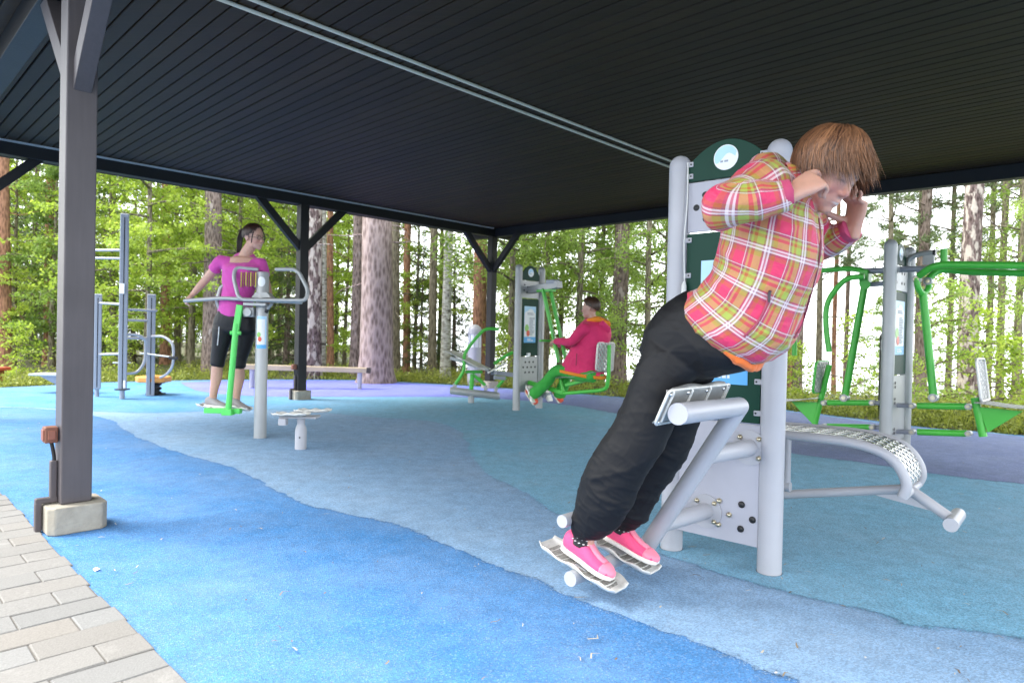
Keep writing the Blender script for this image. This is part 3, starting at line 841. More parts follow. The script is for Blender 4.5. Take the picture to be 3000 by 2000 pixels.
    k = MB(); k.prism([F.w(.56 + uo, -.606, .325), F.w(.85 + uo, -.606, .285), F.w(.70 + uo, -.606, .385)], N1 * .012); k.build('gusset', g, t, smooth=0, bevel=.002)
    k = MB(); k.cyl(F.w(.215 + uo, -.40, .335), F.w(.215 + uo, -.40, .60), .016, 14); k.build('bench_leg', g, t)
    k = MB(); k.cyl(F.w(.232 + uo, -.40, .335), F.w(.05 + uo, -.40, .335), .026, 14); k.cyl(F.w(.08, 0, .335), F.w(.08, -.42, .335), .026, 14); k.cyl(F.w(.06, 0, .585), F.w(.06, -.82, .585), .026, 14); k.cyl(F.w(.02, 0, .215), F.w(.02, -.62, .215), .026, 14); k.build('bench_arm', g, t)
    # cord with a pull handle down the left post
    k = MB(); k.tube(spline([F.w(-.196, .03, 1.995), F.w(-.190, .04, 1.80), F.w(-.199, .045, 1.60), F.w(-.194, .04, 1.38)], 6), .0035, 8); co = k.build('pull_cord', M['rope'], t)
    k = MB(); k.tube([F.w(-.195, .042, 1.39), F.w(-.196, .042, 1.37), F.w(-.197, .042, 1.31)], [.006, .013, .014], 12); k.build('cord_handle', M['rope'], co)
    return t
make_main()

# ------------------------------------------------------------------ 2. pole with swing pedals (woman in the pink shirt) and the twister beside it
F2 = Frame([-2.53, 6.69, 0], [1, 0, 0], [0, 1, 0])
def make_pole():
    F = F2; g = M['silver']
    t = thing('pendulum_swing_machine', 'grey round pole with looped handlebars and a green swing arm', 'exercise machine', F.o)
    p = MB(); p.tube([F.w(0, 0, 0), F.w(0, 0, 1.66), F.w(0, 0, 1.675), F.w(0, 0, 1.68)], [.061, .061, .055, .03], 28); po = p.build('pole', g, t)
    r = .0612
    def wrap(z0, z1, a0, a1, rr, m, name, par, n=14):
        b = MB(); z0, z1 = z0, z1
        for z in (z0, z1):
            for k in range(n + 1):
                a = a0 + (a1 - a0) * k / n
                b.v.append(tuple(F.w(rr * math.sin(a), -rr * math.cos(a), z)))
        b.f = [(k, k + 1, n + 2 + k, n + 1 + k) for k in range(n)]
        return b.build(name, m, par, smooth=60)
    s = wrap(.905, 1.23, -.5, 1.15, .0618, M['sky_blue'], 'info_sign', po)
    wrap(.945, 1.20, -.46, .85, .0624, M['white'], 'cloud_panel', s)
    wrap(.905, .945, -.5, 1.15, .0624, M['blue'], 'footer_band', s)
    def blot(zc, rz, ac, ra, m, nm, par, rr):
        b = MB(); nz, na = 10, 8
        for i in range(nz + 1):
            v_ = math.sin((i / nz - .5) * pi); w_ = math.sqrt(max(0, 1 - v_ * v_)) + .001
            for j in range(na + 1):
                a = ac + ra * w_ * (j / na * 2 - 1); b.v.append(tuple(F.w(rr * math.sin(a), -rr * math.cos(a), zc + rz * v_)))
        b.f = [(i * (na + 1) + j, i * (na + 1) + j + 1, (i + 1) * (na + 1) + j + 1, (i + 1) * (na + 1) + j) for i in range(nz) for j in range(na)]
        b.build(nm, m, par, smooth=60)
    blot(1.045, .028, -.12, .32, M['sgreen'], 'green_drawing', s, .0632); blot(1.0, .026, .05, .30, M['sred'], 'red_drawing', s, .0638)
    blot(1.575, .05, .15, .62, M['white'], 'logo_disc', po, .0622)
    H = lambda x, y, d: F.at(x, y, d)
    k = MB(); k.tube(rounded([H(757, 790, -.02), H(690, 783, -.06), H(684, 812, -.1), H(700, 878, -.16), H(897, 880, -.16), H(903, 850, -.12), H(872, 789, -.04), H(808, 789, 0)], .075, 7), .019, 16); k.build('handlebar', g, t)
    k = MB(); k.tube(rounded([H(540, 881, -.05), H(650, 873, -.10), H(760, 879, -.125), H(885, 885, -.12)], .05, 5), .019, 16); k.build('handlebar', g, t)
    k = MB(); k.tube(rounded([H(646, 908, .02), H(634, 885, .0), H(648, 834, .02), H(752, 838, .08)], .06, 6), .018, 16); k.build('handlebar', g, t)
    k = MB(); k.tube([H(797, 888, -.06), H(783, 906, -.04)], .016, 12); k.build('grip_stub', g, t)
    k = MB(); k.tube([H(784, 905, -.04), H(779, 915, -.035)], .018, 12); k.build('grip_cap', M['black'], t)
    k = MB()
    k.prism([H(735, 872, -.06), H(795, 872, -.06), H(782, 856, -.06), H(748, 856, -.06)], (0, .12, 0)); k.box(F.w(-.03, -.09, 1.345), (.22, .09, .03)); k.build('bracket', g, t, smooth=0, bevel=.004)
    k = MB(); k.box(F.w(-.115, -.02, 1.27), (.10, .09, .10)); k.cyl(F.w(-.12, -.07, 1.265), F.w(-.12, -.09, 1.265), .045, 20); k.build('bearing', g, t, smooth=30, bevel=.006)
    gm = M['lgreen']
    k = MB(); a0, a1, a2 = H(703, 893, -.10), H(690, 975, -.10), H(669, 1200, -.10)
    k.beam(a0, a1, .06, .035, (0, 1, 0)); k.build('arm_bracket', gm, t, smooth=0, bevel=.004)
    k = MB(); k.tube([a1 + (a1 - a2) * .12, a2], .029, 20); k.build('swing_arm', gm, t)
    k = MB(); k.cyl(a1 + [-.05, 0, .0], a1 + [.05, 0, 0], .02, 14); k.build('pivot', gm, t)
    zc = a2[2]
    k = MB(); k.box([a2[0] - .07, F.o[1] - .06, zc - .015], (.36, .07, .05)); k.box([a2[0], F.o[1] - .10, zc - .02], (.10, .10, .062)); k.build('pedal_beam', gm, t, smooth=0, bevel=.005)
    fw = np.array([.90, -.30, -.10]); fw /= np.linalg.norm(fw); sd = np.array([.30, .95, 0]); sd /= np.linalg.norm(sd)
    for x, dx in ((617, .05), (697, .05)):
        q = F.at(x, 1194, dx); foot_pedal(q, fw, sd, np.cross(fw, sd), t, .30, .12)
    return t
make_pole()

def make_twister():
    o = G(875, 1318) + [0, .055, 0]
    t = thing('twister_stand', 'low grey stand with two cast foot pedals on a short bottle-shaped post', 'exercise machine', o)
    p = MB(); p.tube([o, o + [0, 0, .175], o + [0, 0, .20], o + [0, 0, .225], o + [0, 0, .235], o + [0, 0, .30]], [.052, .052, .047, .036, .034, .04], 24); p.build('stand_post', M['grey'], t, smooth=40)
    g = MB(); g.disc(o + [.006, -.0525, .115], (0, -1, 0), .008, .002, 10); g.build('screw', M['black'], t)
    c = MB(); c.box(o + [-.01, 0, .300], (.34, .16, .02)); c.box(o + [-.135, -.09, .262], (.07, .07, .062)); c.build('pedal_plate', M['grey'], t, smooth=0, bevel=.006)
    fw = np.array([.97, -.12, .04]); sd = np.array([.12, .97, 0]); upv = np.cross(fw, sd)
    foot_pedal(o + [-.06, -.10, .325], fw, sd, upv, t, .34, .14); foot_pedal(o + [.075, .11, .335], fw, sd, upv, t, .34, .14)
make_twister()

# ------------------------------------------------------------------ 3. pull machine with the woman in the red jacket
F3 = Frame(G(1546, 1200) + [0, .06, 0], Bv, A)          # e1 to the right and nearer (towards the rider), n along the posts
def twin_posts(F, t, H, hs, m, rp=.056):
    for s in (-1, 1):
        p = MB(); p.capsule_post(F.w(0, s * hs, 0), H, rp, 22); p.build('post', m, t, smooth=50)
def make_pull():
    F = F3; g = M['silver']
    t = thing('seated_pull_machine', 'grey twin-post machine with green arms used by the woman in the red jacket', 'exercise machine', F.o)
    twin_posts(F, t, 2.12, .2475, g, .054)
    E = Frame(F.o, A, Bv)             # panel frame: e1 along the posts, normal towards the rider
    # the face we see looks back at the camera: normal -Bv... sign plates on both faces
    sign_arch(E, .185, 1.90, 1.98, 2.12, 0, t, logo_r=.06)
    def plate(name, z0, z1, m, d, th):
        q = MB(); q.prism([E.w(-.185, d, z0), E.w(.185, d, z0), E.w(.185, d, z1), E.w(-.185, d, z1)], E.n * th); return q.build(name, m, t, smooth=0, bevel=.003)
    up = plate('upper_plate', 1.64, 1.895, M['silver'], -.008, .016)
    bd = plate('sign_board', .79, 1.63, M['dgreen'], -.008, .016)
    lp = plate('lower_plate', .26, .78, M['silver'], -.012, .024)
    info_sign(E, -.125, .125, .985, 1.52, .0085, 1, bd, 11)
    for i, (rown, z) in enumerate(((3, .70), (4, .625), (3, .55))):
        for k in range(rown):
            h = MB(); h.disc(E.w((k - (rown - 1) / 2) * .085, .012, z), E.n, .015, .003, 14); h.build('hole_cap', M['black'], lp)
    h = MB(); h.box(E.w(-.03, .02, .81), (.06, .03, .05), (E.e1, E.n, Z)); h.build('latch', M['white'], bd, smooth=0, bevel=.004)
    for (u, z) in ((-.13, 1.83), (-.06, 1.8), (-.14, 1.75), (-.08, 1.72), (.05, 1.8), (.12, 1.75)):
        h = MB(); h.disc(E.w(u, .008, z), E.n, .013, .004, 12); h.build('hole_cap', M['black'], up)
    gm = M['green']
    P = lambda x, y, d=0.0: F.at(x, y, d)
    # cantilever head at the top
    k = MB(); k.beam(F.w(.0, 0, 1.76), P(1640, 833), .12, .10); k.build('head_beam', g, t, smooth=0, bevel=.006)
    k = MB(); k.box((P(1613, 832) + P(1625, 828)) / 2 + [0, 0, .02], (.16, .13, .06), (Bv, A, Z)); k.build('head_cover', M['postgrey'], t, smooth=0, bevel=.01)
    # two long pull arms
    top = [P(1590, 846, -.06), P(1613, 852, .06)]
    bots = [P(1638, 1062, -.06), P(1660, 1062, .06)]
    for a, b in zip(top, bots):
        k = MB(); k.beam(a, b, .05, .036, (0, 0, 1)); k.build('pull_arm', gm, t, smooth=0, bevel=.006)
    k = MB(); k.beam(P(1580, 853, 0), P(1620, 850, 0), .13, .035); k.build('arm_head', gm, t, smooth=0, bevel=.006)
    k = MB(); hg = P(1618, 998); k.cyl(hg - A * .26, hg + A * .26, .017, 12); k.build('grip_bar', gm, t)
    # seat carrier
    for d in (-.045, .075):
        k = MB(); k.tube(rounded([P(1652, 1152, d), P(1760, 1143, d), P(1778, 1136, d), P(1783, 1100, d), P(1785, 1010, d)], .12, 6), .026, 14); k.build('seat_rail', gm, t)
    k = MB(); k.tube([P(1650, 1150, .015), P(1640, 1105, .015), P(1655, 1062, .015)], .024, 12); k.build('seat_link', gm, t)
    k = MB(); k.beam(P(1660, 1128, .015), P(1765, 1100, .015), .08, .045); k.build('seat_beam', gm, t, smooth=0, bevel=.006)
    k = MB(); k.beam(F.w(.02, .0, .40), P(1652, 1150, .015), .07, .06); k.build('base_beam', gm, t, smooth=0, bevel=.006)
    def seat(u, v): return P(1652, 1108) * (1 - u) + P(1768, 1090) * u + A * (.19 - .38 * v) + Z * (.012 * math.cos(u * 6))
    expanded_metal(seat, 12, 6, 'seat', t, M['seat'], .006, .34)
    c0, c1 = P(1781, 1085), P(1787, 1004)
    bk = MB()
    def back(u, v): return c0 * (1 - u) + c1 * u + A * (.19 - .38 * v) - Bv * (.03 + .03 * (2 * v - 1) ** 2)
    expanded_metal(back, 10, 6, 'backrest', t, M['seat'], .006, .34)
    k = MB(); k.tube(rounded([back(0, 0), back(1, 0), back(1, 1), back(0, 1), back(0, 0)], .05, 4), .010, 10); k.build('backrest_rim', M['alu'], t)
    # footrest
    k = MB(); k.cyl(F.w(.05, 0, .30), F.w(.34, 0, .22), .03, 14); k.build('footrest_arm', M['postgrey'], t)
    fw = Bv * .5 - Z * .866; sd = A
    for d in (-.17, .17):
        foot_pedal(F.w(.24, d, .26), fw, sd, np.cross(fw, sd) * -1, t, .28, .12, M['alu'])
    k = MB(); k.cyl(F.w(.25, -.2, .24), F.w(.25, .2, .24), .02, 12); k.build('footrest_bar', M['postgrey'], t)
    return t
make_pull()

# ------------------------------------------------------------------ 3b. leg machine left of it, on a log-shaped grey base
def make_rower():
    o = G(1380, 1180)
    F = Frame(o, A * 0 + np.array([1, 0, 0]), [0, 1, 0])
    t = thing('leg_press_machine', 'grey sloping bench machine with curved green arms on a log-shaped base', 'exercise machine', o)
    P = lambda x, y, d=0.0: F.at(x, y, d)
    g, gm = M['silver'], M['green']
    k = MB(); k.tube([P(1318, 1143, -.06), P(1322, 1143, -.06), P(1459, 1160, .06), P(1464, 1160, .06)], [.045, .06, .06, .045], 18); k.build('base_tube', g, t)
    k = MB(); k.cyl(o, P(1380, 1152), .05, 16); k.build('base_post', g, t)
    for (x0, y0, y1) in ((1333, 1132, 1118), (1423, 1138, 1122), (1453, 1142, 1124)):
        k = MB(); c = P(x0, y0); k.box(c + [0, 0, .01], (.055, .07, .08)); k.build('lug', g, t, smooth=0, bevel=.005)
    for pts, d in (([(1334, 1125), (1358, 1085), (1360, 1045), (1370, 1022), (1400, 984), (1425, 964), (1462, 964)], -.12), ([(1452, 1140), (1470, 1118), (1481, 1105)], .1), ([(1400, 1106), (1420, 1127)], .02), ([(1447, 1066), (1475, 1046), (1503, 1031)], .16)):
        k = MB(); k.tube(spline([P(x, y, d) for x, y in pts], 6), .026, 14); k.build('arm', gm, t)
    k = MB(); k.tube([P(1365, 1089, -.1), P(1412, 1089, 0.05)], .024, 12); k.tube([P(1384, 1095, 0), P(1422, 1128, 0)], .024, 12); k.build('link', gm, t)
    def bench(u, v): return P(1316, 1037) * (1 - u) + P(1428, 1080) * u + np.array([.10, .33, .0]) * (v - .5) * 1.1 + Z * (.03 * math.cos(u * 3) + .02)
    k = MB()
    for i in range(13):
        for j in range(7): k.v.append(tuple(bench(i / 12, j / 6)))
    k.f = [(i * 7 + j, i * 7 + j + 1, i * 7 + j + 8, i * 7 + j + 7) for i in range(12) for j in range(6)]
    k.build('bench', M['alu'], t, smooth=60, solid=.012)
    k = MB(); k.beam(P(1320, 1048, 0), P(1432, 1083, 0), .14, .05); k.build('bench_beam', g, t, smooth=0, bevel=.006)
    k = MB(); k.beam(P(1428, 1092, 0), P(1484, 1062, .02), .2, .02); k.build('foot_board', M['alu'], t, smooth=0, bevel=.004)
    k = MB(); k.beam(P(1440, 1090, .05), P(1506, 1098, .2), .07, .07); k.cyl(P(1452, 1092, .02), P(1452, 1092, -.04), .035, 14); k.build('pivot_beam', M['postgrey'], t, smooth=0, bevel=.006)
    k = MB(); k.cyl(P(1384, 1095, .0), P(1380, 1150, 0), .035, 14); k.build('mast', gm, t)
    k = MB(); k.beam(P(1447, 1105, .02), P(1480, 1108, .1), .05, .06); k.build('crank', M['postgrey'], t, smooth=0, bevel=.005)
make_rower()

# ------------------------------------------------------------------ 4. double chest-press machine on the right
F4 = Frame([3.885, 6.665, 0], Bv, A)
def make_press():
    F = F4; g = M['silver']
    t = thing('double_press_machine', 'grey twin-post machine with a green lever arm and seat on each side', 'exercise machine', F.o)
    twin_posts(F, t, 2.10, .335 / 1.0, g, .058)
    E = Frame(F.o, A, Bv)
    sign_arch(E, .255, 1.88, 1.96, 2.09, 0, t, logo_r=.065)
    def plate(name, z0, z1, m, d, th):
        q = MB(); q.prism([E.w(-.27, d, z0), E.w(.27, d, z0), E.w(.27, d, z1), E.w(-.27, d, z1)], E.n * th); return q.build(name, m, t, smooth=0, bevel=.003)
    up = plate('upper_plate', 1.62, 1.87, M['silver'], -.01, .02)
    bd = plate('sign_board', .78, 1.61, M['dgreen'], -.008, .016)
    lp = plate('lower_plate', .12, .77, M['silver'], -.012, .024)
    info_sign(E, -.17, .17, .98, 1.52, .0085, 1, bd, 21)
    for z in (.70, .66, .54, .5, .24, .2):
        for u in (-.16, -.1):
            for sg in (1, -1):
                h = MB(); h.disc(E.w(u * sg, .0125 * sg, z), E.n * sg, .015, .003, 14); h.build('hole_cap', M['black'], lp)
    for z in (1.80, 1.70):
        for u in (-.14, .05, .14):
            h = MB(); h.disc(E.w(u, .0105, z), E.n, .015, .003, 14); h.build('hole_cap', M['black'], up)
    gm, lg = M['green'], M['green']
    P = lambda x, y, d=0.0: F.at(x, y, d)
    q = lambda zx, zy, d=0.0: F.at(2300 + zx / 2.24, 680 + zy / 2.24, d)
    def joint(c, r=.028, h=.075):
        b = MB(); b.cyl(c - A * h / 2, c + A * h / 2, r, 16); b.build('joint', g, t)
        b = MB(); b.disc(c - A * (h / 2), -A, r * .55, .008, 12); b.build('joint_bolt', M['brass'], t)
    def bar(name, pts, r, m=gm, rr=.08):
        b = MB(); b.tube(rounded(pts, rr, 6), r, 14); return b.build(name, m, t)
    # right-hand seat
    for zyl, zyr, nm in ((1138, 1143, 'upper'), (1310, 1320, 'lower')):
        bar('parallel_arm', [q(870, zyl), q(1195, zyr)], .032); joint(q(835, zyl)); joint(q(1205, zyr))
        b = MB(); b.cyl(q(700, zyl - 5), q(830, zyl), .024, 14); b.build('axle', M['postgrey'], t)
    for zyl, zyr in ((1118, 1118), (1272, 1278)):
        bar('parallel_arm', [q(280, zyl), q(565, zyr)], .030); joint(q(258, zyl)); joint(q(575, zyr))
        b = MB(); b.cyl(q(575, zyr), q(660, zyr + 4), .024, 14); b.build('axle', M['postgrey'], t)
    bar('lever_strut', [q(905, 400), q(975, 1085)], .036, lg); joint(q(975, 1085), .04, .09)
    b = MB(); b.tube(rounded([q(862, 300, -.1), q(870, 365, -.1), q(905, 415, 0), q(945, 365, .1), q(940, 320, .1)], .1, 6), .028, 14); b.build('lever_fork', lg, t)
    joint(q(866, 310, -.08), .038, .07); joint(q(940, 322, .08), .038, .07)
    bar('press_handle', [q(880, 285, -.1), q(985, 212, -.2), q(1700, 222, -.2)], .034, lg, .12)
    bar('press_handle', [q(930, 315, .1), q(1010, 240, .2), q(1200, 262, .2), q(1700, 272, .2)], .032, lg, .12)
    bar('handle_stub', [q(1042, 110), q(1042, 205)], .030, lg)
    bar('top_arm', [q(640, 248), q(940, 240)], .030, M['postgrey'])
    bar('bent_handle', [q(805, 260, .2), q(808, 175, .2), q(880, 142, .2), q(975, 134, .2)], .026, g, .14)
    b = MB(); b.cyl(q(972, 134, .2), q(990, 134, .2), .03, 14); b.build('handle_cap', M['black'], t)
    b = MB(); b.box(q(942, 172, .2), (.10, .03, .13), (Bv, A, Z)); b.build('stop_plate', g, t, smooth=0, bevel=.004)
    # right seat
    sl, sr = q(1265, 1118), q(1700, 1150)
    b = MB(); b.prism([q(1262, 1145, -.02), q(1560, 1175, -.02), q(1330, 1315, -.02)], A * .04); b.build('seat_web', gm, t, smooth=0, bevel=.004)
    bar('seat_post', [q(1245, 1085), q(1300, 1340)], .034)
    def seat(u, v): return sl * (1 - u) + sr * u + A * (.20 - .40 * v) + Z * (.01 * math.cos(u * 5))
    expanded_metal(seat, 14, 6, 'seat', t, M['seat'], .006, .34)
    b0, b1 = q(1275, 1100), q(1242, 830)
    def back(u, v): return b0 * (1 - u) + b1 * u + A * (.20 - .40 * v) + Bv * (.015 + .03 * (2 * v - 1) ** 2)
    expanded_metal(back, 9, 6, 'backrest', t, M['seat'], .006, .34)
    b = MB(); b.tube(rounded([back(0, 0), back(1, 0), back(1, 1), back(0, 1), back(0, 0)], .05, 4), .012, 10); b.build('backrest_rim', M['alu'], t)
    # left seat and lever
    bar('lever_strut', [q(522, 350), q(392, 1085)], .036); joint(q(392, 1085), .04, .09)
    b = MB(); b.box(q(528, 300), (.09, .14, .16), (Bv, A, Z)); b.build('lever_head', gm, t, smooth=0, bevel=.012)
    b = MB(); b.cyl(q(525, 345, -.1), q(525, 345, .1), .05, 16); b.build('lever_hub', gm, t)
    bar('press_handle', [q(520, 290, -.2), q(400, 300, -.22), q(268, 450, -.24), q(268, 640, -.24), q(290, 785, -.24)], .028, gm, .3)
    bar('press_handle', [q(535, 255, .1), q(420, 238, .2), q(180, 255, .24), q(60, 420, .24), q(62, 810, .24)], .028, gm, .3)
    bar('top_arm', [q(520, 255), q(680, 250)], .030, M['postgrey']); bar('top_arm', [q(540, 345), q(680, 335)], .026, M['postgrey'])
    b = MB(); b.prism([q(40, 1110, -.02), q(225, 1115, -.02), q(190, 1270, -.02)], A * .04); b.build('seat_web', gm, t, smooth=0, bevel=.004)
    bar('seat_post', [q(290, 870), q(190, 1280)], .030)
    s0, s1 = q(235, 1092), q(-60, 1100)
    def seat2(u, v): return s0 * (1 - u) + s1 * u + A * (.20 - .40 * v) + Z * (.01 * math.cos(u * 5))
    expanded_metal(seat2, 12, 6, 'seat', t, M['seat'], .006, .34)
    c0, c1 = q(255, 1050), q(278, 850)
    def back2(u, v): return c0 * (1 - u) + c1 * u + A * (.19 - .38 * v) - Bv * (.03 + .02 * (2 * v - 1) ** 2)
    expanded_metal(back2, 9, 6, 'backrest', t, M['seat'], .006, .34)
    b = MB(); b.tube(rounded([back2(0, 0), back2(1, 0), back2(1, 1), back2(0, 1), back2(0, 0)], .05, 4), .014, 10); b.build('backrest_rim', gm, t)
    return t
make_press()

# ------------------------------------------------------------------ 5. wall bars, spring seat, beam, bollards
def make_bars():
    o = G(355, 1170) + [0, .06, 0]; F = Frame(o, [1, 0, 0], [0, 1, 0])
    m = M['postgrey']
    t = thing('wall_bars', 'slate grey posts of unequal height joined by pale rungs and hoop handles', 'climbing bars', o)
    P = lambda x, y, d=0.0: F.at(x, y, d)
    def sq(c, z0, z1, w, name='post'):
        b = MB(); c = np.array(c); ang = .5
        ax = (np.array([math.cos(ang), math.sin(ang), 0]), np.array([-math.sin(ang), math.cos(ang), 0]), Z)
        b.box([c[0], c[1], (z0 + z1) / 2], (w, w, z1 - z0), ax); po = b.build(name, m, t, smooth=0, bevel=.012)
        b = MB()
        for sg in (1, -1): b.box([c[0] - ax[1][0] * w * .5, c[1] - ax[1][1] * w * .5, (z0 + z1) / 2], (.012, .006, z1 - z0 - .06), ax)
        b.build('groove', M['black'], po, smooth=0)
        b = MB(); b.box([c[0], c[1], z1 + .012], (w * 1.03, w * 1.03, .03), ax); b.build('post_cap', M['grey'], po, smooth=0, bevel=.012)
        return po
    top = P(358, 632)[2]; c1 = P(358, 1150)
    p1 = sq(c1, P(355, 1143)[2], top, .115)
    b = MB(); b.cyl([c1[0], c1[1], 0], [c1[0], c1[1], .16], .035, 14); b.build('post_foot', M['postgrey'], p1)
    b = MB(); b.box([c1[0], c1[1], P(355, 1140)[2]], (.15, .15, .02)); b.build('collar', M['black'], p1, smooth=0)
    lab = MB(); lab.box(P(357, 845, -.075), (.075, .004, .15)); lab.build('label_plate', M['white'], p1, smooth=0)
    lab = MB(); lab.box(P(364, 1125, -.08), (.03, .004, .11)); lab.build('label_plate', M['white'], p1, smooth=0)
    c2 = P(440, 1150, .55); t2 = P(441, 867, .55)[2]
    sq(c2, 0, t2, .12)
    c3 = P(284, 1150, .25); sq(c3, 0.12, P(283, 866, .25)[2], .10)
    b = MB(); b.cyl([c3[0], c3[1], 0], [c3[0], c3[1], .14], .03, 12); b.build('post_foot', M['postgrey'], t)
    g = M['grey']
    for (x0, y0, x1, y1, d0, d1) in ((200, 733, 352, 733, .25, 0), (200, 755, 352, 757, .25, 0), (284, 887, 352, 891, .25, 0), (284, 1038, 352, 1036, .25, 0), (365, 906, 459, 910, 0, .5), (365, 937, 436, 939, 0, .55)):
        b = MB(); b.cyl(P(x0, y0, d0), P(x1, y1, d1), .018, 12); b.build('rung', g, t)
    for pts in ([(368, 980, 0), (400, 979, .1), (425, 992, .2), (427, 1010, .25), (425, 1060, .25), (403, 1092, .2), (370, 1094, 0)], [(372, 990, .1), (432, 991, .5)], [(445, 985, .5), (480, 984, .4), (506, 1005, .35), (509, 1030, .35), (506, 1075, .35), (487, 1098, .4), (470, 1105, .45)]):
        b = MB(); b.tube(rounded([P(*q) for q in pts], .1, 5), .020, 12); b.build('hoop', g, t)
    b = MB(); b.cyl(P(410, 1034, .3), P(515, 1047, .35), .012, 10); b.build('slide_rod', M['alu'], t)
    b = MB(); b.box(P(508, 1048, .35), (.13, .06, .05)); b.build('slide_grip', M['black'], t, smooth=0, bevel=.01)
    b = MB(); b.cyl(P(330, 1062, 0), P(383, 1062, .1), .01, 8); b.build('rod', M['alu'], t)
make_bars()

def make_spring_seat():
    o = G(450, 1157) + [0, .06, 0]; F = Frame(o, [1, 0, 0], [0, 1, 0])
    t = thing('spring_seat', 'round orange seat plate on a short black spring', 'balance seat', o)
    s = MB(); c = F.at(450, 1110); h = .045
    ol = [(math.cos(k * pi / 4 + .3) * .27, math.sin(k * pi / 4 + .3) * .27) for k in range(8)]
    s.prism([c + [x, y, -h] for x, y in ol], (0, 0, 2 * h)); s.build('seat', M['orange'], t, smooth=0, bevel=.02)
    b = MB()
    pts = [o + [.075 * math.cos(a), .075 * math.sin(a), .03 + .022 * a / 2] for a in np.linspace(0, 2 * pi * 3, 50)]
    b.tube(pts, .016, 8); b.cyl(o, o + [0, 0, .30], .06, 16); b.box(o + [0, 0, .015], (.22, .2, .03)); b.box(o + [.0, 0, .21], (.2, .2, .05)); b.build('spring', M['black'], t, smooth=30)
make_spring_seat()

def make_beam():
    o = G(1050, 1140); F = Frame(o, [1, 0, 0], [0, 1, 0])
    t = thing('balance_beam', 'long low pale timber balance beam on grey steel legs', 'balance beam', o)
    wood = mat('pale_timber', (0.50, 0.40, 0.26), 0.7, 0, 0.25, 5, 0.15, 40)
    P = lambda x, y, d: F.at(x, y, d)
    a, b_ = P(690, 1073, -.3), P(1085, 1085, .05)
    k = MB(); k.beam(a, b_, .13, .095); bo = k.build('timber', wood, t, smooth=0, bevel=.008)
    e = (b_ - a) / np.linalg.norm(b_ - a)
    k = MB(); k.beam(b_ - e * .07, b_ + e * .006, .137, .102); k.build('end_cap', mat('end_cap_brown', (.06, .045, .035), .6), bo, smooth=0, bevel=.004)
    for f in (.92, .12):
        q = a + (b_ - a) * f
        k = MB(); k.cyl([q[0], q[1], 0], [q[0], q[1], q[2] - .04], .045, 14); k.build('leg', M['grey'], t)
make_beam()

def bollard(px, base, top_y, r, label, light, cap, body):
    o = base; F = Frame(o, [1, 0, 0], [0, 1, 0])
    zt = F.at(px, top_y)[2]
    t = thing('bollard_lamp', label, 'lamp', o)
    k = MB(); k.cyl(o, o + [0, 0, zt - r * 3.4], r, 20); k.build('bollard_post', body, t)
    k = MB(); k.cyl(o + [0, 0, zt - r * 3.4], o + [0, 0, zt - r * 1.35], r * .9, 20); k.build('lamp_lens', light, t)
    k = MB()
    for a in range(8):
        q = np.array([math.cos(a * pi / 4), math.sin(a * pi / 4), 0]) * r * .95
        k.cyl(o + q + [0, 0, zt - r * 3.4], o + q + [0, 0, zt - r * 1.3], r * .07, 6)
    k.build('lens_bar', body, t)
    k = MB(); k.tube([o + [0, 0, zt - r * 1.45], o + [0, 0, zt - r * 1.1]] + [o + [0, 0, zt - r * 1.1 + r * 1.1 * math.sin(a)] for a in np.linspace(.2, pi / 2, 6)], [r * 1.06, r * 1.06] + [max(.01, r * 1.06 * math.cos(a)) for a in np.linspace(.2, pi / 2, 6)], 20); k.build('lamp_cap', cap, t, smooth=50)
bollard(2575, np.array([5.62, 9.95, 0]), 970, .085, 'black bollard lamp standing behind the double press machine', M['white'], M['black'], M['black'])
bollard(1390, np.array([-.80, 14.2, 0]), 950, .145, 'fat grey bollard lamp with a pale dome behind the sloping bench machine', M['white'], M['grey'], M['grey2'])

def make_far_bench():
    o = G(150, 1150) + [0, 0, 0]; F = Frame(o, [1, 0, 0], [0, 1, 0])
    t = thing('sit_up_board', 'blue grey sloping sit-up board partly hidden by the near post', 'exercise bench', o)
    k = MB(); a, b_ = F.at(105, 1095), F.at(260, 1098)
    k.beam(a, b_, .34, .035); k.build('board', M['grey'], t, smooth=0, bevel=.01)
    k = MB(); k.prism([F.at(112, 1099, -.15), F.at(230, 1101, -.15), F.at(230, 1150, -.15), F.at(160, 1125, -.15)], (0, .3, 0)); k.build('side_panel', mat('slate_panel', (.16, .2, .27), .5), t, smooth=0, bevel=.006)
    k = MB(); k.cyl(o + [.45, 0, 0], F.at(235, 1100), .04, 12); k.build('leg', M['postgrey'], t)
    o2 = G(8, 1132) + np.array([-.95, .55, 0]); 
    t2 = thing('red_bench', 'low red plank bench at the edge of the wood', 'bench', o2)
    k = MB(); k.box(o2 + [-.1, 0, .27], (1.3, .35, .06)); k.build('seat', mat('red_paint', (.45, .07, .03), .5), t2, smooth=0, bevel=.01)
    for s in (-.6, .4):
        k = MB(); k.box(o2 + [s, 0, .12], (.08, .3, .24)); k.build('leg', mat('red_leg', (.3, .05, .03), .6), t2, smooth=0, bevel=.006)
make_far_bench()
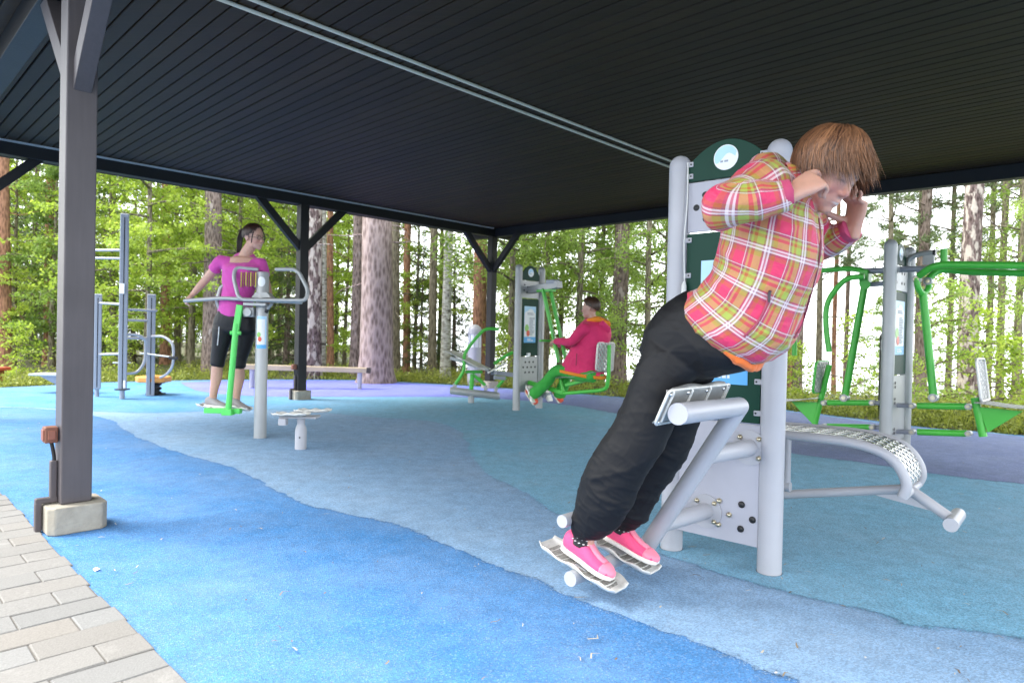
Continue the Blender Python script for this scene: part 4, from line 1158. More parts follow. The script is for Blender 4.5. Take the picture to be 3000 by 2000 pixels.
# ================================================================== THE WOOD
def bark(name, c0, c1, patch=None, zs=0.25, scale=26, pamt=.62):
    m = bpy.data.materials.new(name); m.use_nodes = True
    nt = m.node_tree; n, l = nt.nodes, nt.links; b = n['Principled BSDF']; b.inputs['Roughness'].default_value = .95; b.inputs['Specular IOR Level'].default_value = .2
    tc = n.new('ShaderNodeTexCoord'); mp = n.new('ShaderNodeMapping'); mp.inputs['Scale'].default_value = (1, 1, zs); l.new(tc.outputs['Object'], mp.inputs['Vector'])
    vo = n.new('ShaderNodeTexVoronoi'); vo.inputs['Scale'].default_value = scale; l.new(mp.outputs[0], vo.inputs['Vector'])
    nz = n.new('ShaderNodeTexNoise'); nz.inputs['Scale'].default_value = scale * .8; nz.inputs['Detail'].default_value = 8; nz.inputs['Roughness'].default_value = .7; l.new(mp.outputs[0], nz.inputs['Vector'])
    ad = n.new('ShaderNodeMath'); ad.operation = 'MULTIPLY'; l.new(vo.outputs['Distance'], ad.inputs[0]); l.new(nz.outputs['Fac'], ad.inputs[1])
    cr = n.new('ShaderNodeValToRGB'); cr.color_ramp.elements[0].position = .08; cr.color_ramp.elements[1].position = .36
    cr.color_ramp.elements[0].color = (*c0, 1); cr.color_ramp.elements[1].color = (*c1, 1); l.new(ad.outputs[0], cr.inputs['Fac'])
    out = cr.outputs['Color']
    if patch:
        n2 = n.new('ShaderNodeTexNoise'); n2.inputs['Scale'].default_value = scale * .55; n2.inputs['Detail'].default_value = 5; l.new(mp.outputs[0], n2.inputs['Vector'])
        gt = n.new('ShaderNodeMapRange'); gt.inputs['From Min'].default_value = pamt - .05; gt.inputs['From Max'].default_value = pamt + .03; l.new(n2.outputs['Fac'], gt.inputs['Value'])
        mx = n.new('ShaderNodeMix'); mx.data_type = 'RGBA'; l.new(gt.outputs[0], mx.inputs['Factor']); l.new(out, mx.inputs['A']); mx.inputs['B'].default_value = (*patch, 1); out = mx.outputs['Result']
    l.new(out, b.inputs['Base Color'])
    bp = n.new('ShaderNodeBump'); bp.inputs['Strength'].default_value = .9; bp.inputs['Distance'].default_value = .03; l.new(ad.outputs[0], bp.inputs['Height']); l.new(bp.outputs[0], b.inputs['Normal'])
    return m
BK = {
 'red': bark('bark_red_pine', (.15, .075, .048), (.38, .20, .125)),
 'pink': bark('bark_pink_grey_pine', (.16, .115, .10), (.40, .31, .28), None, .3, 17),
 'dark': bark('bark_dark', (.075, .055, .045), (.24, .185, .155), (.34, .29, .26), .3, 24, .66),
 'patch': bark('bark_lichen_patched', (.045, .032, .028), (.17, .125, .115), (.42, .37, .32), .4, 22, .54),
 'olive': bark('bark_olive', (.085, .072, .048), (.24, .21, .145)),
 'birch': bark('bark_birch', (.22, .21, .16), (.50, .49, .42), (.07, .06, .05), 2.2, 9, .64),
}
def leafmat(name, dark, light, trans=.45):
    m = bpy.data.materials.new(name); m.use_nodes = True
    nt = m.node_tree; n, l = nt.nodes, nt.links
    n.remove(n['Principled BSDF'])
    at = n.new('ShaderNodeAttribute'); at.attribute_name = 'tint'
    sp = n.new('ShaderNodeSeparateColor'); l.new(at.outputs['Color'], sp.inputs[0])
    mx = n.new('ShaderNodeMix'); mx.data_type = 'RGBA'; mx.inputs['A'].default_value = (*dark, 1); mx.inputs['B'].default_value = (*light, 1); l.new(sp.outputs[0], mx.inputs['Factor'])
    d = n.new('ShaderNodeBsdfDiffuse'); t = n.new('ShaderNodeBsdfTranslucent'); g = n.new('ShaderNodeBsdfGlossy'); g.inputs['Roughness'].default_value = .45; g.inputs['Color'].default_value = (.6, .6, .6, 1)
    l.new(mx.outputs['Result'], d.inputs['Color']); l.new(mx.outputs['Result'], t.inputs['Color'])
    s = n.new('ShaderNodeMixShader'); s.inputs[0].default_value = trans; l.new(d.outputs[0], s.inputs[1]); l.new(t.outputs[0], s.inputs[2])
    s2 = n.new('ShaderNodeMixShader'); s2.inputs[0].default_value = .05; l.new(s.outputs[0], s2.inputs[1]); l.new(g.outputs[0], s2.inputs[2])
    l.new(s2.outputs[0], n['Material Output'].inputs['Surface'])
    return m
LF = {
 'lime': leafmat('leaf_lime', (.22, .34, .03), (.50, .62, .09), .58),
 'birch': leafmat('leaf_birch', (.19, .30, .05), (.44, .58, .12), .58),
 'deep': leafmat('leaf_deep', (.11, .20, .03), (.30, .43, .08), .55),
 'pine': leafmat('needle_pine', (.09, .13, .055), (.26, .33, .14), .42),
 'spruce': leafmat('needle_spruce', (.055, .10, .03), (.18, .25, .085), .4),
 'herb': leafmat('leaf_undergrowth', (.10, .14, .02), (.46, .50, .085), .45),
}
def mesh_np(name, v, f4, m, tint=None):
    me = bpy.data.meshes.new(name)
    n, k = len(v), len(f4)
    me.vertices.add(n); me.vertices.foreach_set('co', np.asarray(v, np.float32).ravel())
    me.loops.add(k * 4); me.loops.foreach_set('vertex_index', np.asarray(f4, np.int32).ravel())
    me.polygons.add(k); me.polygons.foreach_set('loop_start', np.arange(0, k * 4, 4, dtype=np.int32))
    me.materials.append(m)
    if tint is not None:
        a = me.attributes.new('tint', 'FLOAT_COLOR', 'POINT'); c = np.ones((n, 4), np.float32); c[:, 0] = c[:, 1] = c[:, 2] = tint; a.data.foreach_set('color', c.ravel())
    me.update(); me.validate()
    return me
def leaves(P, L, Wd, r, up=.6, dirs=None, clump=None):
    """one rhombus leaf per point"""
    n = len(P)
    a = r.normal(0, 1, (n, 3)) if dirs is None else dirs + r.normal(0, .35, (n, 3))
    a /= np.linalg.norm(a, axis=1)[:, None] + 1e-9
    nn = r.normal(0, 1, (n, 3)); nn[:, 2] += up * 2
    b = np.cross(nn, a); b /= np.linalg.norm(b, axis=1)[:, None] + 1e-9
    s = r.uniform(.65, 1.3, n)[:, None]
    v = np.stack([P - a * L * s / 2, P + b * Wd * s / 2 + a * L * s * .05, P + a * L * s / 2, P - b * Wd * s / 2 + a * L * s * .05], 1).reshape(-1, 3)
    f = np.arange(n * 4).reshape(-1, 4)
    t = np.clip((clump if clump is not None else .5) + r.normal(0, .20, n), 0, 1)
    return v, f, np.repeat(t, 4)
def limb_tube(mb, pts, r0, r1, seg=5):
    mb.tube(pts, list(np.linspace(r0, r1, len(pts))), seg)

def broadleaf(seed, H, h0, spread, nl, nleaf, L, kind, droop=0.0, layered=0.0):
    """returns limbs (MB) and a crown mesh"""
    r = np.random.default_rng(seed); mb = MB(); C, CT = [], []
    for k in range(nl):
        t = (k + r.uniform(0, .8)) / nl
        h = h0 + (H - h0) * t * .96
        az = k * 2.4 + r.normal(0, .3)
        ln = spread * (1.05 - t ** 1.6 * .85) * r.uniform(.6, 1.15) * (.55 + .45 * min(1, t * 5))
        el = r.uniform(.1, .6) + t * .4 - layered * .3
        d = np.array([math.cos(az) * math.cos(el), math.sin(az) * math.cos(el), math.sin(el)])
        p = np.array([0, 0, h]); pts = [p]
        for s in range(6):
            d = d + r.normal(0, .12, 3) - np.array([0, 0, .10 + droop * .10 + layered * .06]); d /= np.linalg.norm(d)
            p = p + d * ln / 6; pts.append(p)
        limb_tube(mb, pts, .012 + .018 * ln / 2, .004)
        ct = r.uniform(.25, .8)
        for s in range(1, 7):
            for q in range(3 if s > 1 else 1):
                tw = r.normal(0, 1, 3); tw[2] = tw[2] * .35 - droop * .9
                tw /= np.linalg.norm(tw)
                l2 = ln * r.uniform(.12, .34)
                base = pts[s] + (pts[s - 1] - pts[s]) * r.uniform(0, 1)
                m_ = max(3, int(l2 / .10))
                for w in np.linspace(.15, 1, m_):
                    C.append(base + tw * l2 * w + r.normal(0, .03, 3)); CT.append(np.clip(ct + r.normal(0, .12), 0, 1))
    C, CT = np.array(C), np.array(CT)
    idx = r.integers(0, len(C), nleaf)
    P = C[idx] + r.normal(0, .075, (nleaf, 3)) * np.array([1, 1, .6 if layered else 1])
    v, f, t = leaves(P, L, L * .62, r, .75 if not droop else .35, None, CT[idx])
    return mb, mesh_np('crown', v, f, LF[kind], t)

def conifer_crown(seed, h0, H, spread, whorls, per, ntuft, kind, droop, conic=True, needle=.13):
    r = np.random.default_rng(seed); mb = MB(); P, D, T = [], [], []
    for k in range(whorls):
        t = k / max(1, whorls - 1); h = h0 + (H - h0) * t
        for q in range(per):
            az = q * 2 * pi / per + k * 1.1 + r.normal(0, .25)
            ln = spread * ((1.02 - t) if conic else (.55 + .6 * math.sin(pi * min(1, .15 + t * .8)))) * r.uniform(.55, 1.15)
            if ln < .15: continue
            el = .25 - droop + r.normal(0, .12)
            d = np.array([math.cos(az) * math.cos(el), math.sin(az) * math.cos(el), math.sin(el)])
            p = np.array([0, 0, h + r.normal(0, .1)]); pts = [p]; ct = r.uniform(.2, .75)
            for s in range(5):
                d = d + r.normal(0, .10, 3) + np.array([0, 0, (-.10 if conic else .05)]); d /= np.linalg.norm(d); p = p + d * ln / 5; pts.append(p)
            limb_tube(mb, pts, .010 + .012 * ln, .004, 4)
            m_ = max(4, int(ln * ntuft))
            for _ in range(m_):
                s = r.uniform(.25 if conic else .5, 1.0) * 4.999; i = int(s); c = pts[i] + (pts[i + 1] - pts[i]) * (s - i)
                side = np.cross(d, [0, 0, 1]); side /= np.linalg.norm(side) + 1e-9
                off = side * r.normal(0, .16 * ln * (.35 + .65 * (1 - s / 5)) + .05) + np.array([0, 0, r.normal(-.03, .05)])
                P.append(c + off); D.append(d + off * 1.5); T.append(ct)
    P, D, T = np.array(P), np.array(D), np.array(T)
    k = 6 if conic else 8
    PP = np.repeat(P, k, 0); DD = np.repeat(D / (np.linalg.norm(D, axis=1)[:, None] + 1e-9), k, 0)
    a = DD + r.normal(0, .75, PP.shape); a /= np.linalg.norm(a, axis=1)[:, None]
    PP = PP + a * needle * .5
    v, f, t = leaves(PP, needle, needle * .17, r, .3, a * 3, np.repeat(T, k))
    return mb, mesh_np('crown', v, f, LF[kind], t)

def trunk_mesh(seed, r0, H, taper, m, lean=.01, flare=.35, seg=14, dead=0, mb=None):
    r = np.random.default_rng(seed); b = mb or MB()
    zs = np.concatenate([[-.15, .0, .12, .3, .6], np.linspace(1.0, H, 14)])
    o = len(b.v); ph = r.uniform(0, 6, 4)
    for z in zs:
        rr = r0 * (1 - taper * max(0, z) / H) * (1 + flare * math.exp(-max(0, z) / .28))
        cx, cy_ = lean * z + .03 * math.sin(z * .6 + ph[0]) * min(1, z / 3), .03 * math.sin(z * .5 + ph[1]) * min(1, z / 3)
        for k in range(seg):
            a = 2 * pi * k / seg
            w = 1 + .05 * math.sin(3 * a + ph[2]) + .03 * math.sin(7 * a + z * .7 + ph[3]) + r.normal(0, .018)
            b.v.append((cx + rr * w * math.cos(a), cy_ + rr * w * math.sin(a), z))
    for i in range(len(zs) - 1):
        for k in range(seg):
            k2 = (k + 1) % seg; b.f.append((o + i * seg + k, o + i * seg + k2, o + (i + 1) * seg + k2, o + (i + 1) * seg + k))
    for _ in range(dead):
        z = r.uniform(1.6, min(H, 8)); az = r.uniform(0, 2 * pi); ln = r.uniform(.3, 1.5); p = np.array([lean * z, 0, z]); d = np.array([math.cos(az), math.sin(az), r.uniform(-.25, .25)]); pts = [p]
        for s in range(5):
            d = d + r.normal(0, .18, 3) + np.array([0, 0, -.05]); d /= np.linalg.norm(d); p = p + d * ln / 5; pts.append(p)
        limb_tube(b, pts, .018, .004, 4)
    me = bpy.data.meshes.new('trunk'); me.from_pydata(b.v, [], b.f); me.materials.append(m)
    me.polygons.foreach_set('use_smooth', [True] * len(me.polygons)); me.update()
    return me

def tree(name, label, loc, trunk_me, crown_me, rot=0, sc=1.0, csc=None, group=None, cat='tree'):
    t = bpy.data.objects.new(name, None); COL.objects.link(t)
    t.location = [float(q) for q in loc]; t.rotation_euler = (0, 0, rot); t.scale = (sc, sc, sc); t['label'] = label; t['category'] = cat
    if group: t['group'] = group
    if trunk_me is not None:
        o = bpy.data.objects.new('trunk', trunk_me); COL.objects.link(o); o.parent = t
    if crown_me is not None:
        o = bpy.data.objects.new('crown', crown_me); COL.objects.link(o); o.parent = t
        if csc: o.scale = csc
    return t
def gz(x, y): return ground_z(x, y)
def spot(px, Y):
    x = (px - 1500) / FPX * Y
    return np.array([x, Y, gz(x, Y)])

# --- templates
TPL = {}
def make_templates():
    for i, (sd, H, h0, sp, nl, nleaf, L, kd, dr, ly) in enumerate((
        (1, 9.5, 1.2, 2.6, 34, 15000, .085, 'lime', 0, .6), (2, 8.0, .8, 2.2, 30, 13000, .08, 'lime', .1, .3), (3, 11, 1.5, 2.4, 38, 17000, .075, 'birch', .8, 0), (4, 12, 2.2, 2.8, 40, 17000, .075, 'birch', .6, 0), (5, 7.0, .5, 2.0, 30, 12000, .085, 'deep', .2, .2), (6, 9.0, .8, 2.3, 34, 14000, .085, 'deep', .3, .2))):
        mb, cr = broadleaf(sd, H, h0, sp, nl, nleaf, L, kd, dr, ly)
        TPL['leafy%d' % i] = (trunk_mesh(100 + i, .085, H * .97, .85, BK['olive'], .01, .25, 9, 0, mb), cr)
    for i, (sd, h0, H, sp) in enumerate(((11, 6.2, 13, 1.8), (12, 7.2, 14, 2.0), (13, 3.4, 11, 1.8))):
        mb, cr = conifer_crown(sd, h0, H, sp, 10, 4, 15, 'pine', .05, False, .17)
        TPL['pine%d' % i] = (trunk_mesh(200 + i, .095, H, .6, BK[('red', 'dark', 'olive')[i]], .006, .3, 10, 9, mb), cr)
        mb2, TPL['pinecrown%d' % i] = conifer_crown(sd + 5, 9.0, 14.5, sp, 6, 4, 12, 'pine', .05, False, .17)
    for i, (sd, H, sp) in enumerate(((21, 7.5, 1.7), (22, 4.2, 1.15), (23, 10.5, 1.9))):
        mb, cr = conifer_crown(sd, .35 if i < 2 else .9, H, sp, 20 if i != 1 else 14, 6, 20, 'spruce', .30, True, .13)
        TPL['spruce%d' % i] = (trunk_mesh(300 + i, .09, H, .92, BK['dark'], 0, .25, 8, 0, mb), cr)
    for i, (sd, H, sp, kd) in enumerate(((31, 1.9, .8, 'lime'), (32, 1.3, .7, 'lime'), (33, 2.6, 1.0, 'birch'))):
        mb, cr = broadleaf(sd, H, .08, sp, 16, 650 + 350 * i, .070, kd, 0, .3)
        me = bpy.data.meshes.new('stems'); me.from_pydata(mb.v, [], mb.f); me.materials.append(BK['olive'])
        TPL['shrub%d' % i] = (me, cr)
make_templates()

# --- the trunks one can pick out:  px, width px, distance, bark, crown, label
NAMED = [
 (12, 36, 16.5, 'red', 'pinecrown0', 'pine with reddish bark at the far left edge of the view'),
 (95, 13, 21, 'dark', 'pinecrown2', 'thin dark pine left of the near pavilion post'),
 (142, 27, 18.5, 'red', 'pinecrown1', 'orange-barked pine just left of the near pavilion post'),
 (330, 16, 22, 'olive', 'pinecrown2', 'slim olive trunk behind the tallest wall bars post'),
 (484, 26, 19, 'red', 'pinecrown0', 'brown pine right of the orange spring seat'),
 (622, 50, 15.2, 'dark', 'pinecrown1', 'dark flaky pine directly behind the woman in pink'),
 (560, 15, 24, 'dark', 'pinecrown2', 'thin dark trunk left of the woman in pink'),
 (790, 15, 23, 'olive', 'pinecrown2', 'thin trunk between the handlebars and the middle post'),
 (915, 50, 15.0, 'patch', 'pinecrown0', 'mottled pine right of the middle pavilion post'),
 (944, 20, 15.6, 'birch', None, 'pale thin birch trunk beside the mottled pine'),
 (970, 20, 19, 'red', 'pinecrown0', 'narrow orange pine left of the thickest trunk'),
 (1100, 92, 14.2, 'pink', 'pinecrown1', 'thickest trunk, an old pink-grey pine behind the balance beam'),
 (1040, 30, 15.4, 'dark', 'pinecrown2', 'dark trunk half hidden by the thickest pine'),
 (1157, 32, 17.0, 'olive', 'pinecrown1', 'olive brown trunk right of the thickest pine'),
 (1192, 22, 18.5, 'red', 'pinecrown0', 'narrow red pine right of the olive brown trunk'),
 (1268, 24, 17.5, 'olive', 'pinecrown2', 'olive pine left of the pale birch and corner post'),
 (1306, 28, 15.8, 'birch', None, 'pale birch trunk left of the grey bollard lamp'),
 (1402, 40, 17.0, 'red', 'pinecrown1', 'red-brown pine just left of the corner post'),
 (1812, 46, 15.0, 'dark', 'pinecrown0', 'grey-brown trunk right of the woman in the red jacket'),
 (2338, 26, 15.0, 'dark', 'pinecrown2', 'dark trunk behind the left seat of the double press machine'),
 (2316, 16, 16.0, 'red', 'pinecrown0', 'orange trunk beside the plaid jacket hem'),
 (2446, 13, 19.0, 'red', 'pinecrown2', 'slim brown pine between the left levers of the press machine'),
 (2478, 13, 20.0, 'dark', 'pinecrown1', 'slim dark pine beside the slim brown one'),
 (2700, 30, 15.5, 'dark', 'pinecrown2', 'dark pine behind the fork of the green lever'),
 (2838, 52, 12.2, 'patch', 'pinecrown1', 'big lichen-patched pine above the right-hand seat'),
 (2932, 20, 14.5, 'olive', 'pinecrown0', 'slim greenish pine near the right edge'),
]
for i, (px, w, d, bk, cr, lab) in enumerate(NAMED):
    r0 = w * d / FPX / 2
    H = 13 + (i * 37 % 5)
    tm = trunk_mesh(400 + i, r0 * 1.04, H, .45, BK[bk], ((i * 13) % 5 - 2) * .006, .28, 18 if w > 40 else 12, 10 if bk != 'birch' else 0)
    tree('birch_tree' if bk == 'birch' else 'pine_tree', lab, spot(px, d), tm, TPL.get(cr), rot=i * 1.3)

LAB = {
 'leafy0': ('broadleaf_tree', 'young leafy tree with bright lime layered foliage among the trunks'), 'leafy1': ('broadleaf_tree', 'young leafy tree with bright lime foliage down to the ground'),
 'leafy2': ('birch_tree', 'slender birch with hanging fresh green twigs'), 'leafy3': ('birch_tree', 'taller birch with hanging fresh green twigs'),
 'leafy4': ('broadleaf_tree', 'small deep green leafy tree in the shade of the wood'), 'leafy5': ('broadleaf_tree', 'deep green leafy tree in the shade of the wood'),
 'pine0': ('pine_tree', 'red-barked pine deep in the wood with airy needles'), 'pine1': ('pine_tree', 'dark-barked pine deep in the wood with airy needles'), 'pine2': ('pine_tree', 'olive-barked pine deep in the wood with low needles'),
 'spruce0': ('spruce_tree', 'dark green spruce with drooping branches among the trunks'), 'spruce1': ('spruce_tree', 'small dark spruce low among the trunks'), 'spruce2': ('spruce_tree', 'tall dark spruce with drooping branches'),
}
GRP = {'leafy': 'leafy trees in the wood', 'pine': 'pines deep in the wood', 'spruce': 'spruces in the wood'}
def fill(kind, px, d, sc=1.0, rot=None):
    nm, lab = LAB[kind]
    tm, cr = TPL[kind]
    tree(nm, lab, spot(px, d), tm, cr, rot if rot is not None else random.uniform(0, 6.28), sc, None, GRP[kind.rstrip('0123456789')])
# foliage that can be placed by eye: left half bright broadleaves before a dark background
for k, px, d, sc in (
    ('leafy0', 430, 15.2, .95), ('leafy0', 560, 17.5, 1.1), ('leafy1', 330, 18, 1.1), ('leafy0', 690, 17, .9), ('leafy1', 520, 20, 1.2), ('leafy1', 40, 17.5, .9), ('leafy4', 150, 17, .9), ('leafy5', 250, 19, 1),
    ('leafy1', 870, 21, 1.0), ('leafy0', 760, 21, 1.2), ('leafy1', 1010, 20, .8), ('leafy1', 1215, 18.5, .75),
    ('leafy2', 1500, 15.6, 1.0), ('leafy3', 1600, 17, 1.0), ('leafy2', 1690, 15.2, 1.05), ('leafy3', 1760, 17.5, 1.0), ('leafy2', 1900, 14.5, .95), ('leafy1', 1640, 19, 1.1), ('leafy3', 1950, 16.5, .9), ('leafy2', 1560, 19, 1.1),
    ('spruce0', 1235, 18.5, .55), ('spruce1', 1330, 19, .9), ('spruce0', 100, 19.5, 1.1), ('spruce2', 210, 21, 1.1), ('spruce0', 390, 21, 1), ('spruce0', 20, 22, 1.2), ('spruce2', 300, 24, 1.1), ('spruce1', 840, 19, 1.1), ('spruce0', 900, 22, 1), ('spruce0', 700, 23, 1.1), ('spruce2', 560, 25, 1),
    ('pine2', 2600, 15.5, .8), ('pine2', 2690, 17.5, .95), ('pine2', 2780, 18, .9), ('pine2', 2895, 16.5, .9), ('pine2', 2980, 15, .9), ('pine2', 2400, 18.5, .95), ('leafy4', 2620, 20, .8), ('leafy1', 1120, 19.5, 1.0), ('leafy3', 1290, 20, 1.0), ('leafy2', 2990, 13.5, .75)):
    fill(k, px, d, sc)
rr = np.random.default_rng(77)
def ok(px, d): return True
for i in range(44):                                     # deep wood on the left, thinning towards the lake
    px = rr.uniform(-350, 980); d = rr.uniform(22, 48)
    k = rr.choice(['leafy1', 'leafy4', 'leafy5', 'leafy1', 'leafy3', 'pine0', 'leafy5', 'pine2', 'leafy0', 'spruce0'])
    fill(str(k), px, d, rr.uniform(.8, 1.2))
for i in range(5):
    px = rr.uniform(950, 2000); d = rr.uniform(18, 23.5)
    fill(str(rr.choice(['leafy3', 'leafy1', 'leafy2'])), px, d, rr.uniform(.8, 1.1))
for i in range(2):
    px = rr.uniform(3050, 3350); d = rr.uniform(15.5, 22)
    fill(str(rr.choice(['pine0', 'pine1', 'pine2', 'pine2'])), px, d, rr.uniform(.75, 1.05))
for i in range(10):                                     # beside the playground, out to either hand
    fill(str(rr.choice(['leafy1', 'pine1', 'spruce0', 'leafy3'])), -500 - i * 170, rr.uniform(13, 20) - i * .4, 1.0)
SH = [(2500, 12.4, 'shrub0', 'lime green bush behind the left levers of the press machine'), (2725, 10.8, 'shrub2', 'airy lime shrub right of the press machine posts'), (2880, 10.2, 'shrub0', 'lime shrub below the lichen-patched pine'), (2960, 9.8, 'shrub1', 'low lime bush at the right edge of the view'),
      (2640, 11.6, 'shrub1', 'low bush hidden behind the press machine posts'), (2790, 11.2, 'shrub2', 'tall airy shrub left of the lichen-patched pine'), (1770, 13.2, 'shrub2', 'leafy shrub right of the red jacket'), (1470, 14.9, 'shrub1', 'low bush behind the corner post'), (340, 14.2, 'shrub1', 'low bush behind the wall bars'), (60, 13.0, 'shrub1', 'low bush beside the red bench'), (2330, 12.2, 'shrub1', 'low bush behind the left press seat'), (1890, 12.8, 'shrub1', 'low bush half hidden by black trousers')]
for px, d, k, lab in SH:
    me, cr = TPL[k]
    t_ = tree('shrub', lab, spot(px, d), None, cr, random.uniform(0, 6), rr.uniform(.8, 1.05), None, None, 'bush')
    o = bpy.data.objects.new('stems', me); COL.objects.link(o); o.parent = t_

# --- undergrowth: bilberry and grass along the rim and thinning into the wood
def undergrowth():
    r = np.random.default_rng(8)
    P, H = [], []
    E = np.array([[-12.5, 7.8, 0]] + [e for e in EDGE] + [[8.6, 6.4, 0], [12, 4.0, 0]])
    seg = np.linalg.norm(np.diff(E, axis=0), axis=1); cum = np.concatenate([[0], np.cumsum(seg)])
    for _ in range(9500):
        s = r.uniform(0, cum[-1]); i = min(len(seg) - 1, int(np.searchsorted(cum, s) - 1)); i = max(i, 0)
        d = (E[i + 1] - E[i]) / seg[i]; nrm = np.array([-d[1], d[0], 0])
        off = .03 + r.exponential(1.7) if r.random() < .75 else r.uniform(0, 9)
        q = E[i] + d * (s - cum[i]) + nrm * off
        if mnoise.noise((q[0] * .9, q[1] * .9, 3)) < -.12 and off > .15: continue
        P.append([q[0], q[1], gz(q[0], q[1])]); H.append(r.uniform(.05, .11 + .20 * min(1, off / .7)))
    P, H = np.array(P), np.array(H)
    k = 9
    PP = np.repeat(P, k, 0); HH = np.repeat(H, k)
    PP = PP + np.stack([r.normal(0, .07, len(PP)), r.normal(0, .07, len(PP)), HH * r.uniform(.15, 1.1, len(PP))], 1)
    v, f, t = leaves(PP, .055, .034, r, .7, None, np.repeat(np.clip(r.normal(.5, .22, len(P)), 0, 1), k))
    # grass blades
    n = 14000; idx = r.integers(0, len(P), n); B = P[idx] + np.stack([r.normal(0, .12, n), r.normal(0, .12, n), np.zeros(n)], 1)
    h = r.uniform(.08, .26, n); ln = r.normal(0, .35, (n, 2)); az = r.uniform(0, 2 * pi, n); sd = np.stack([np.cos(az), np.sin(az), np.zeros(n)], 1) * .004
    top = B + np.stack([ln[:, 0] * h, ln[:, 1] * h, h], 1); mid = (B + top) / 2 + np.array([0, 0, .02])
    gv = np.stack([B - sd, B + sd, mid + sd, mid - sd, mid - sd, mid + sd, top + sd * .2, top - sd * .2], 1).reshape(-1, 3)
    gf = np.arange(n * 8).reshape(-1, 4); gt = np.repeat(np.clip(r.normal(.6, .2, n), 0, 1), 8)
    me = mesh_np('undergrowth', np.concatenate([v, gv]), np.concatenate([f, gf + len(v)]), LF['herb'], np.concatenate([t, gt]))
    o = bpy.data.objects.new('undergrowth', me); COL.objects.link(o)
    tag(o, 'low bright bilberry and grass growing along the rim of the blue rubber', 'undergrowth', kind='stuff')
undergrowth()
# ================================================================== PEOPLE
def V3(q): return np.array(q, float)
def unit(q): q = V3(q); return q / (np.linalg.norm(q) + 1e-12)
def skin_mat(name, base):
    m = bpy.data.materials.new(name); m.use_nodes = True
    nt = m.node_tree; n, l = nt.nodes, nt.links; b = n['Principled BSDF']
    at = n.new('ShaderNodeAttribute'); at.attribute_name = 'tint'
    tc = n.new('ShaderNodeTexCoord'); nz = n.new('ShaderNodeTexNoise'); nz.inputs['Scale'].default_value = 45; nz.inputs['Detail'].default_value = 5
    l.new(tc.outputs['Object'], nz.inputs['Vector'])
    mr = n.new('ShaderNodeMapRange'); mr.inputs['To Min'].default_value = .88; mr.inputs['To Max'].default_value = 1.12; l.new(nz.outputs['Fac'], mr.inputs['Value'])
    mu = n.new('ShaderNodeMix'); mu.data_type = 'RGBA'; mu.blend_type = 'MULTIPLY'; mu.inputs['Factor'].default_value = 1; l.new(at.outputs['Color'], mu.inputs['A']); l.new(mr.outputs[0], mu.inputs['B'])
    l.new(mu.outputs['Result'], b.inputs['Base Color'])
    b.inputs['Roughness'].default_value = .5; b.inputs['Subsurface Weight'].default_value = .12; b.inputs['Subsurface Radius'].default_value = (.012, .004, .002)
    bp = n.new('ShaderNodeBump'); bp.inputs['Strength'].default_value = .12; bp.inputs['Distance'].default_value = .002; l.new(nz.outputs['Fac'], bp.inputs['Height']); l.new(bp.outputs[0], b.inputs['Normal'])
    return m
def cloth(name, col, rough=.75, fold=.35, sheen=.15, fscale=9):
    m = mat(name, col, rough, 0, .10, 20, 0, 0, .3)
    nt = m.node_tree; n, l = nt.nodes, nt.links; b = n['Principled BSDF']; b.inputs['Sheen Weight'].default_value = sheen
    tc = n.new('ShaderNodeTexCoord'); nz = n.new('ShaderNodeTexNoise'); nz.inputs['Scale'].default_value = fscale; nz.inputs['Detail'].default_value = 3; nz.inputs['Distortion'].default_value = 1.2
    l.new(tc.outputs['Object'], nz.inputs['Vector'])
    bp = n.new('ShaderNodeBump'); bp.inputs['Strength'].default_value = fold; bp.inputs['Distance'].default_value = .03; l.new(nz.outputs['Fac'], bp.inputs['Height']); l.new(bp.outputs[0], b.inputs['Normal'])
    return m
